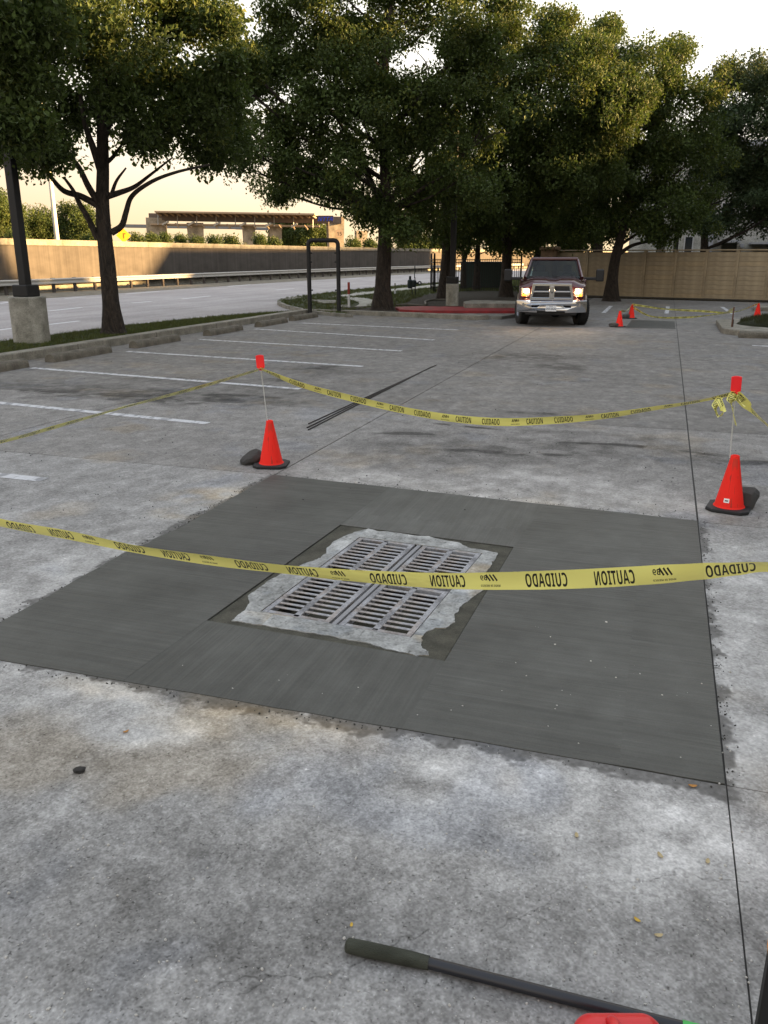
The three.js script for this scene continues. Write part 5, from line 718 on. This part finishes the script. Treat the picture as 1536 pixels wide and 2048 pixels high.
function crown(tree, lobes, mat, density, scale, extra = []) {
  const lists = [[], [], []];
  for (const { c, r, f = 0.8 } of lobes) {
    // a lobe is several smaller bunches of sprays, so that it shades itself and its edge stays uneven
    const bunches = Math.max(4, Math.round(r * r * 4.5 * density));
    for (let b = 0; b < bunches; b++) {
      const d = V3(gauss(), gauss(), gauss()).normalize(), stray = rnd() < 0.16, rad = stray ? r * rr(1.1, 1.35) : r * Math.pow(rnd(), 0.38) * rr(0.85, 1.1), o = c.clone().add(V3(d.x * rad, d.y * rad * f, d.z * rad)), br = (stray ? rr(0.18, 0.32) : rr(0.35, 0.75)) * Math.min(1, 0.5 + r * 0.35);
      const n = Math.round(stray ? rr(3, 6) : rr(7, 13)); for (let i = 0; i < n; i++) { const p = o.clone().add(V3(gauss() * br, gauss() * br * 0.7, gauss() * br)); lists[Math.floor(rnd() * 3)].push(p); }
    }
  }
  lists.forEach((list, k) => {
    const im = new THREE.InstancedMesh(clumps[k], mat, list.length); im.name = 'crown'; im.castShadow = im.receiveShadow = true; im.userData.kind = 'stuff';
    list.forEach((p, i) => { const s = scale * rr(0.8, 1.3); _q.setFromEuler(_e.set(rr(-0.5, 0.5), rnd() * 6.283, rr(-0.5, 0.5))); im.setMatrixAt(i, _m.compose(p, _q, V3(s, s, s))); const t = rr(0.75, 1.3), y = rnd() < 0.12 ? 1.35 : 1; im.setColorAt(i, _c.setRGB(t * y, t * (y > 1 ? 1.1 : 1), t * (y > 1 ? 0.8 : 1))); });
    tree.add(im);
  });
}
function limb(tree, pts, r0, r1, n = 9) { mesh('limb', tubeAlong(pts, [r0, lerp(r0, r1, 0.45), r1], n), M.bark, tree); }
// lobes given as [px, py, radius in px, metres nearer (+) or farther (-)]
function makeTree({ name = 'oak_tree', label, group, base, trunk, r0, r1, lobes, mat = leafOak, density = 1, scale = 1, limbs = [], auto = true, flare = 1.35 }) {
  const t = thing(name, label, 'tree', V3(0, 0, 0), 0, group), ppm = FOCAL / base.clone().sub(camera.position).dot(V3(0, 0, -1).applyEuler(camera.rotation));
  // height plane of the tree: facing the camera, through its base
  const n = V3(-base.x, 0, -base.z).normalize();
  const on = (px, py, near = 0) => { const d = ray(px, py), b = base.clone().addScaledVector(n, near), k = b.clone().setY(EYE).sub(camera.position).setY(0).dot(n) / V3(d.x, 0, d.z).dot(n); return V3(d.x * k, EYE + d.y * k, d.z * k); };
  const tp = trunk.map(([px, py, z = 0]) => on(px, py, z)); tp.unshift(base.clone().setY(-0.15)); tp[1].lerp(base.clone().setY(tp[1].y), 0.4);
  const radii = tp.map((_, i) => i === 0 ? r0 * flare * 1.25 : i === 1 ? r0 * 1.0 : lerp(r0, r1, (i - 1) / (tp.length - 2)));
  mesh('trunk', tubeAlong(tp, radii, 14), M.bark, t);
  mesh('root_flare', (() => { const pr = [[r0 * 1.75, -0.06], [r0 * 1.55, 0.05], [r0 * 1.32, 0.15], [r0 * 1.15, 0.35], [r0 * 0.98, 0.8]].map(([a, b]) => new THREE.Vector2(a, b)); const g = new THREE.LatheGeometry(pr, 28); const p = g.attributes.position; for (let i = 0; i < p.count; i++) { const a = Math.atan2(p.getZ(i), p.getX(i)), k = 1 + 0.13 * Math.sin(a * 5 + 1) * Math.max(0, 0.5 - p.getY(i)); p.setX(i, p.getX(i) * k); p.setZ(i, p.getZ(i) * k); } g.computeVertexNormals(); g.translate(base.x, base.y, base.z); const uv = g.attributes.uv; for (let i = 0; i < uv.count; i++) uv.setXY(i, uv.getX(i) * r0 * 7, uv.getY(i) * 1.0); return g; })(), M.bark, t);
  for (const [list, a, b] of limbs) limb(t, list.map(([px, py, z = 0]) => on(px, py, z)), a, b);
  const L = lobes.map(([px, py, r, z = rr(-1.6, 1.6)]) => ({ c: on(px, py, z), r: r / ppm }));
  if (auto) for (const l of L) {      // a limb from the trunk out to each lobe
    const up = tp.slice(tp.length > 6 ? 4 : 1); let start = up[0], best = 1e9; for (let i = 0; i < 12; i++) { const f = i / 11 * (up.length - 1), k = Math.min(up.length - 2, Math.floor(f)), p = up[k].clone().lerp(up[k + 1], f - k), dy = l.c.y - p.y, dh = Math.hypot(l.c.x - p.x, l.c.z - p.z), sc = Math.abs(dy - dh * 0.7) + dh * 0.1; if (sc < best) { best = sc; start = p; } }
    const mid = start.clone().lerp(l.c, 0.5).add(V3(gauss() * 0.2, -0.25, gauss() * 0.2)); const len = start.distanceTo(l.c); limb(t, [start, mid, l.c], Math.min(r1 * 0.8, 0.02 + len * 0.012), 0.015, 7);
    for (let k = 0; k < 3; k++) { const d = V3(gauss(), gauss() * 0.6, gauss()).multiplyScalar(l.r * 0.5); limb(t, [mid.clone().lerp(l.c, 0.4 + 0.2 * k), l.c.clone().addScaledVector(d, 0.6), l.c.clone().add(d).addScaledVector(d, 0.5)], 0.03, 0.008, 5); }
  }
  crown(t, L, mat, density, scale);
  return t;
}
makeTree({ label: 'oak with forking dark limbs on the verge beside the lamp post', base: gp(228, 668, 0.1), r0: 0.21, r1: 0.06, trunk: [[222, 610], [214, 520], [208, 460], [205, 405], [206, 330], [205, 240, 0.2], [212, 140, 0.3], [225, 40, 0.3], [235, -60, 0.3], [240, -110, 0.3]], auto: false, density: 1.05,
  limbs: [[[[196, 478], [178, 440], [158, 405], [146, 380, 0.3], [128, 355, 0.5]], 0.085, 0.03], [[[198, 412], [160, 392], [128, 382, 0.3], [100, 352, 0.6], [78, 325, 1]], 0.09, 0.03], [[[200, 410], [178, 375], [158, 335, -0.4], [135, 305, -0.6], [112, 270, -1]], 0.09, 0.03], [[[222, 466], [243, 452], [252, 425], [262, 395], [300, 365, 0.4], [350, 345, 0.8], [420, 329, 1]], 0.085, 0.025], [[[214, 393], [240, 385], [268, 374, -0.4], [300, 350, -0.8], [345, 315, -1.2]], 0.08, 0.02], [[[222, 392, 0.2], [233, 362, 0.4], [252, 336, 0.6]], 0.05, 0.02], [[[203, 345], [188, 300, 0.4], [172, 255, 0.6], [160, 190, 1]], 0.10, 0.04], [[[207, 330], [222, 318], [236, 300, -0.4], [250, 280, -0.6]], 0.06, 0.02], [[[205, 280], [230, 220, 0.3], [255, 150, 0.6]], 0.09, 0.03]],
  lobes: [[25, 60, 55, 4.2], [20, 150, 50, 4.2], [35, 225, 45, 4.2], [20, 275, 34, 4.2], [55, 20, 50, 4.2], [20, 40, 85], [120, 40, 85], [215, 55, 80], [290, 45, 75], [350, 30, 60], [40, 140, 80], [120, 150, 70], [15, 215, 65], [60, 255, 55], [95, 300, 32], [25, 290, 36], [180, 130, 70], [250, 135, 75], [130, 225, 45], [190, 210, 42], [310, 135, 65], [270, 215, 55], [340, 210, 60], [300, 285, 42], [355, 285, 50], [405, 240, 55], [415, 310, 32], [380, 160, 45], [450, 270, 42], [400, 30, 40], [430, 55, 26], [60, -60, 90], [180, -70, 90], [300, -60, 85], [-60, 120, 90], [-50, 250, 60], [420, 190, 35], [425, 130, 26], [455, 205, 40]] });
makeTree({ label: 'broad oak with thick trunk behind the kerb at the end of the lot', base: gp(765, 620, 0.1), r0: 0.29, r1: 0.10, trunk: [[766, 575], [768, 520], [770, 465], [772, 420], [770, 340], [765, 240], [770, 130], [780, 20]], density: 1.0,
  limbs: [[[[762, 455], [745, 425], [700, 392, 0.5], [650, 360, 1], [590, 335, 1.4]], 0.12, 0.03], [[[776, 450], [800, 415], [840, 380, 0.6], [890, 350, 1]], 0.12, 0.03], [[[770, 430], [740, 360, -0.5], [700, 280, -1], [650, 200, -1.4]], 0.14, 0.04], [[[772, 425], [810, 350, -0.5], [860, 270, -1]], 0.13, 0.04]],
  lobes: [[560, 130, 55], [570, 210, 62], [545, 285, 55], [500, 300, 48], [525, 350, 38], [505, 150, 55], [490, 220, 55], [480, 120, 34], [470, 160, 42], [455, 235, 45], [500, 100, 40], [535, 90, 34], [585, 310, 55], [615, 360, 34], [560, 385, 22], [640, 60, 75], [660, 160, 85], [670, 260, 80], [655, 335, 55], [690, 380, 42], [760, 30, 95], [770, 140, 100], [770, 260, 100], [745, 360, 70], [725, 425, 34], [760, 420, 40], [800, 440, 36], [870, 40, 85], [870, 150, 100], [880, 270, 95], [860, 370, 75], [850, 430, 45], [950, 70, 55], [960, 170, 70], [965, 270, 70], [590, 30, 50], [545, 25, 28], [650, -50, 85], [790, -70, 110], [900, -40, 75], [1005, 35, 34], [1030, 60, 20], [990, 120, 40], [700, 60, 70], [720, 200, 80], [820, 210, 90], [610, 210, 60], [940, 350, 60]] });
makeTree({ label: 'dark oak rising behind the pale lamp base and red kerb', base: gp(888, 600, 0.1), r0: 0.25, r1: 0.1, trunk: [[890, 560], [893, 510], [893, 460], [895, 400], [900, 330], [905, 260]], density: 0.9, scale: 1.1,
  lobes: [[900, 415, 55], [940, 390, 75], [860, 420, 45], [960, 440, 42], [900, 455, 36], [920, 340, 85], [850, 350, 70], [940, 470, 26], [880, 280, 80], [960, 300, 80]] });
makeTree({ label: 'sunlit oak with yellow-green crown directly behind the pickup', base: gp(1012, 594, 0.1), r0: 0.26, r1: 0.1, trunk: [[1012, 560], [1014, 510], [1014, 460], [1020, 400], [1040, 320], [1065, 230], [1085, 140], [1100, 70]], density: 1.0, scale: 1.1,
  lobes: [[1010, 140, 60, 3.5], [1070, 110, 65, 4], [1105, 70, 42, 3], [1110, 45, 22, 3], [1140, 130, 55, 4.5], [1130, 200, 85, 5], [1190, 180, 60, 5], [1225, 200, 48, 5], [1255, 180, 26, 5], [1200, 250, 60, 5.2], [1215, 285, 42, 5.2], [1150, 285, 80, 5], [1050, 220, 85, 4], [1060, 310, 85, 3.5], [1000, 330, 70, 2], [1080, 390, 75, 3], [1140, 365, 70, 4], [1010, 420, 60], [1060, 460, 42], [1110, 445, 50, 2], [1160, 430, 40, 2], [970, 460, 36], [1010, 480, 26], [1180, 320, 45, 4.5], [1240, 240, 34, 5.5], [1265, 200, 20, 5.5]] });
makeTree({ label: 'dark oak leaning in front of the plank wall', base: gp(1222, 600, 0.05), r0: 0.26, r1: 0.09, trunk: [[1224, 560], [1230, 520], [1240, 480], [1250, 430], [1262, 350], [1275, 260], [1285, 160]], density: 0.95, scale: 1.1,
  limbs: [[[[1236, 510], [1262, 492], [1300, 482, 0.4], [1345, 470, 0.8]], 0.1, 0.03], [[[1240, 490], [1280, 465, -0.4], [1330, 450, -0.8]], 0.08, 0.02]],
  lobes: [[1215, 100, 38], [1240, 120, 45], [1285, 160, 62], [1330, 130, 48], [1365, 125, 42], [1390, 170, 50], [1290, 250, 80], [1360, 240, 75], [1230, 320, 60], [1300, 340, 80], [1370, 330, 75], [1210, 400, 62], [1270, 420, 60], [1340, 410, 60], [1390, 420, 50], [1180, 450, 36], [1240, 462, 32], [1300, 460, 32], [1350, 458, 26], [1160, 400, 45]] });
makeTree({ name: 'live_oak', label: 'grey-green live oak behind the plank wall where the apartments show', base: V3(onX(1408), 0, -48), r0: 0.2, r1: 0.1, trunk: [[1408, 500], [1410, 460], [1420, 400], [1440, 330], [1460, 250]], mat: leafGrey, density: 0.95, scale: 1.15,
  lobes: [[1440, 180, 42], [1460, 145, 26], [1490, 190, 55], [1530, 170, 55], [1545, 130, 40], [1440, 260, 60], [1500, 270, 75], [1430, 340, 65], [1490, 360, 75], [1545, 340, 75], [1420, 410, 50], [1460, 435, 42], [1510, 435, 42], [1550, 420, 50], [1400, 300, 45], [1600, 250, 90], [1600, 380, 80], [1405, 445, 26]] });
// taller trees farther back
makeTree({ name: 'background_tree', label: 'tall dark tree behind the sunlit oak with its pointed top showing', base: V3(onX2(1195, -48.5), 0, -48.5), r0: 0.3, r1: 0.1, trunk: [[1195, 520], [1197, 440], [1200, 300], [1205, 150]], density: 0.8, scale: 1.4, auto: false, mat: leafOak, lobes: [[1205, 80, 34], [1212, 60, 16], [1190, 140, 50], [1230, 150, 45], [1200, 230, 70], [1180, 330, 70], [1240, 320, 60], [1210, 420, 70], [1150, 120, 40]] });
makeTree({ name: 'background_tree', label: 'slender tree behind the iron fence seen between the dark oaks', base: V3(onX2(955, -49), 0, -49), r0: 0.16, r1: 0.08, trunk: [[955, 520], [957, 460], [960, 380]], density: 0.7, scale: 1.4, lobes: [[940, 440, 42], [975, 450, 40], [960, 390, 60], [920, 470, 22], [990, 480, 20]] });
makeTree({ name: 'background_tree', label: 'slender tree behind the green cabinet with crooked twin stems', base: V3(onX2(928, -50), 0, -50), r0: 0.12, r1: 0.06, trunk: [[928, 520], [924, 480], [915, 430]], limbs: [[[[928, 525], [938, 490], [948, 440]], 0.1, 0.05]], density: 0.7, scale: 1.4, lobes: [[915, 430, 40], [950, 430, 35], [890, 455, 26]] });
makeTree({ name: 'background_tree', label: 'background tree behind the pickup cab beside the wall pillar', base: V3(onX2(1075, -49.5), 0, -49.5), r0: 0.2, r1: 0.1, trunk: [[1075, 520], [1077, 470], [1080, 400]], density: 0.7, scale: 1.5, auto: false, lobes: [[1080, 420, 60], [1050, 470, 30], [1110, 470, 30], [1075, 480, 26], [1130, 450, 36], [1160, 480, 24], [1140, 495, 16]] });
function onX(px) { return atZ(px, 512, -48).x; }
function onX2(px, z) { return atZ(px, 512, z).x; }
// trees and shrubs beyond the retaining wall
const beyond = [
  ['roadside_tree', 'round green roadside tree by the pale light mast beyond the retaining wall', 155, 505, -46, [[150, 425, 30], [140, 450, 34], [170, 450, 32], [155, 475, 34], [185, 470, 24]]],
  ['roadside_tree', 'dark roadside tree between lamp post and light mast beyond the retaining wall', 85, 505, -48, [[75, 440, 26], [95, 445, 28], [60, 460, 30], [100, 470, 30], [75, 478, 30]]],
  ['roadside_tree', 'tall roadside tree left of the black lamp post beyond the retaining wall', 5, 505, -47, [[-5, 410, 30], [10, 430, 30], [-15, 450, 50], [20, 465, 36], [-40, 420, 50]]],
  ['roadside_tree', 'wide pale shrubby tree behind the gantry end pier and black frame', 600, 505, -110, [[590, 460, 22], [615, 468, 26], [570, 470, 22], [640, 476, 20], [605, 482, 24]]],
];
for (const [name, label, px, py, x, lobes] of beyond) { const b = atX(px, py, x).setY(0); makeTree({ name, label, group: undefined, base: b, r0: 0.16, r1: 0.08, trunk: [[px, py - 14], [px, py - 45]], mat: leafFar, density: 1.1, scale: 1.3 * Math.max(1, Math.abs(b.z) / 60), auto: false, lobes }); }
const shrubs = [[205, 478, 14, -41], [270, 478, 13, -43], [300, 476, 13, -44], [330, 477, 10, -44], [360, 478, 13, -46], [395, 480, 11, -44], [430, 477, 14, -48], [460, 478, 13, -50], [520, 480, 12, -52], [545, 482, 12, -54], [705, 486, 12, -60], [740, 487, 12, -60], [810, 488, 16, -60], [840, 486, 18, -62], [870, 484, 18, -62], [32, 476, 16, -42], [180, 480, 13, -42]];
const where = ['just right of the first oak trunk', 'under the yellow diamond sign', 'beside the diamond sign', 'at the first gantry pier', 'between the first gantry piers', 'at the foot of the second pier', 'between second and third piers', 'left of the third pier', 'between third and fourth piers', 'at the fourth pier', 'seen through the black frame side', 'left of the broad oak trunk', 'right of the broad oak trunk', 'above the valve assembly', 'left of the iron fence', 'behind the black lamp post', 'left of the first oak trunk'];
shrubs.forEach(([px, py, r, x], i) => { const c = atX(px, py + 4, x), ppm = FOCAL / (c.clone().sub(camera.position).dot(V3(0, 0, -1).applyEuler(camera.rotation))), t = thing('shrub', 'leafy shrub beyond the retaining wall ' + where[i], 'shrub', V3(0, 0, 0), 0, 'shrubs along the top of the retaining wall'); mesh('stem', rod(V3(c.x, -0.1, c.z), c, 0.06, 6), M.bark, t); crown(t, [{ c, r: r / ppm * 0.62 }, { c: c.clone().add(V3(0.3, -1, -0.6)), r: r / ppm * 0.7 }], leafFar, 1.1, 1.2 * Math.max(1, Math.abs(c.z) / 70)); });
// ---------- fallen leaves, crumbs ----------
{ const lm = [std({ color: lin(0.55, 0.36, 0.06), side: THREE.DoubleSide }), std({ color: lin(0.45, 0.36, 0.20), side: THREE.DoubleSide }), std({ color: lin(0.42, 0.20, 0.05), side: THREE.DoubleSide })];
  const list = [[1274, 1842, 0.016, 0, 'yellow fallen leaf on the concrete above the black pole'], [1317, 1873, 0.018, 1, 'pale curled fallen leaf near the yellow leaf above the black pole'], [1385, 1574, 0.022, 2, 'orange-brown dry leaf by the front corner of the new patch'], [1320, 1713, 0.02, 1, 'thin pale dry leaf on the slab near the right joint'], [1153, 1673, 0.018, 1, 'small pale dry leaf on the slab ahead of the patch edge'], [1415, 1725, 0.018, 1, 'small dry leaf beside the joint that leaves the patch corner'], [703, 1852, 0.012, 0, 'tiny pale leaf beside the grip of the black pole'], [252, 1465, 0.018, 2, 'rust-brown leaf on the white cement splash']];
  for (const [px, py, s0, k, label] of list) { const s = s0 * 0.7; const g = new THREE.PlaneGeometry(2.2 * s, 1.1 * s, 6, 3), p = g.attributes.position; for (let i = 0; i < p.count; i++) { const x = p.getX(i) / (1.1 * s), y = p.getY(i) / (0.55 * s); p.setXYZ(i, x * 1.1 * s, y * 0.55 * s * Math.sqrt(Math.max(0.02, 1 - x * x)), 0.28 * s * (x * x + y * y * 0.7)); } g.rotateX(-Math.PI / 2); g.rotateY(rnd() * 6.28); g.computeVertexNormals(); const m = mesh('fallen_leaf', g, lm[k]); m.position.copy(gp(px, py)).setY(0.003); tag(m, label, 'leaf', 'dry leaves on the lot'); }
  const geo = new THREE.DodecahedronGeometry(1, 0), edges = [[oBL, [-3.38, -5.2], 0.05], [[-3.38, -5.2], oFL, 0.05], [oFL, oFR, 0.04], [oFR, oBR, 0.05], [oBL, oBR, 0.05]];
  const mk = (name, label, n, mat, s0, s1, pos) => { const im = new THREE.InstancedMesh(geo, mat, n); for (let i = 0; i < n; i++) { const [x, z] = pos(), s = s0 + (s1 - s0) * Math.pow(rnd(), 3); _q.setFromEuler(_e.set(rnd() * 6, rnd() * 6, rnd() * 6)); im.setMatrixAt(i, _m.compose(V3(x, s * 0.4, z), _q, V3(s * rr(0.7, 1.4), s * 0.7, s))); } im.name = name; im.castShadow = im.receiveShadow = true; im.userData = { kind: 'stuff', label, category: 'debris' }; scene.add(im); };
  const side = () => { const e = edges[Math.floor(rnd() * edges.length)], t = rnd(), k = Math.abs(gauss()) * 0.07 + 0.008; const mx = lerp(e[0][0], e[1][0], t), mz = lerp(e[0][1], e[1][1], t), dx = mx + 1.5, dz = mz + 4.9, out = Math.abs(dx) / 1.9 > Math.abs(dz) / 1.85 ? [Math.sign(dx), 0] : [0, Math.sign(dz)]; return [mx + out[0] * k, mz + out[1] * k]; };
  mk('dark_cement_crumbs', 'dark crumbs of wet cement scattered along the edges of the new patch', 1500, std({ color: lin(0.05, 0.048, 0.042), roughness: 1 }), 0.001, 0.0055, side);
  mk('pale_grit', 'pale grit and small stones scattered over the near concrete', 700, std({ color: lin(0.48, 0.46, 0.42), roughness: 1 }), 0.001, 0.006, () => { const p = gp(rr(0, 1536), rr(1330, 2048)); return [p.x, p.z]; });
  mk('dark_grit', 'dark grit scattered over the lot beyond the patch', 900, std({ color: lin(0.03, 0.028, 0.025), roughness: 1 }), 0.0015, 0.007, () => { const p = gp(rr(0, 1536), rr(690, 1040)); return [p.x, p.z]; });
  mk('patch_pebbles', 'tiny pale pebbles resting on the new concrete', 26, std({ color: lin(0.6, 0.57, 0.5), roughness: 1 }), 0.003, 0.008, () => [rr(-0.8, 0.3), rr(-4.6, -3.2)]);
}
renderer.render(scene, camera);
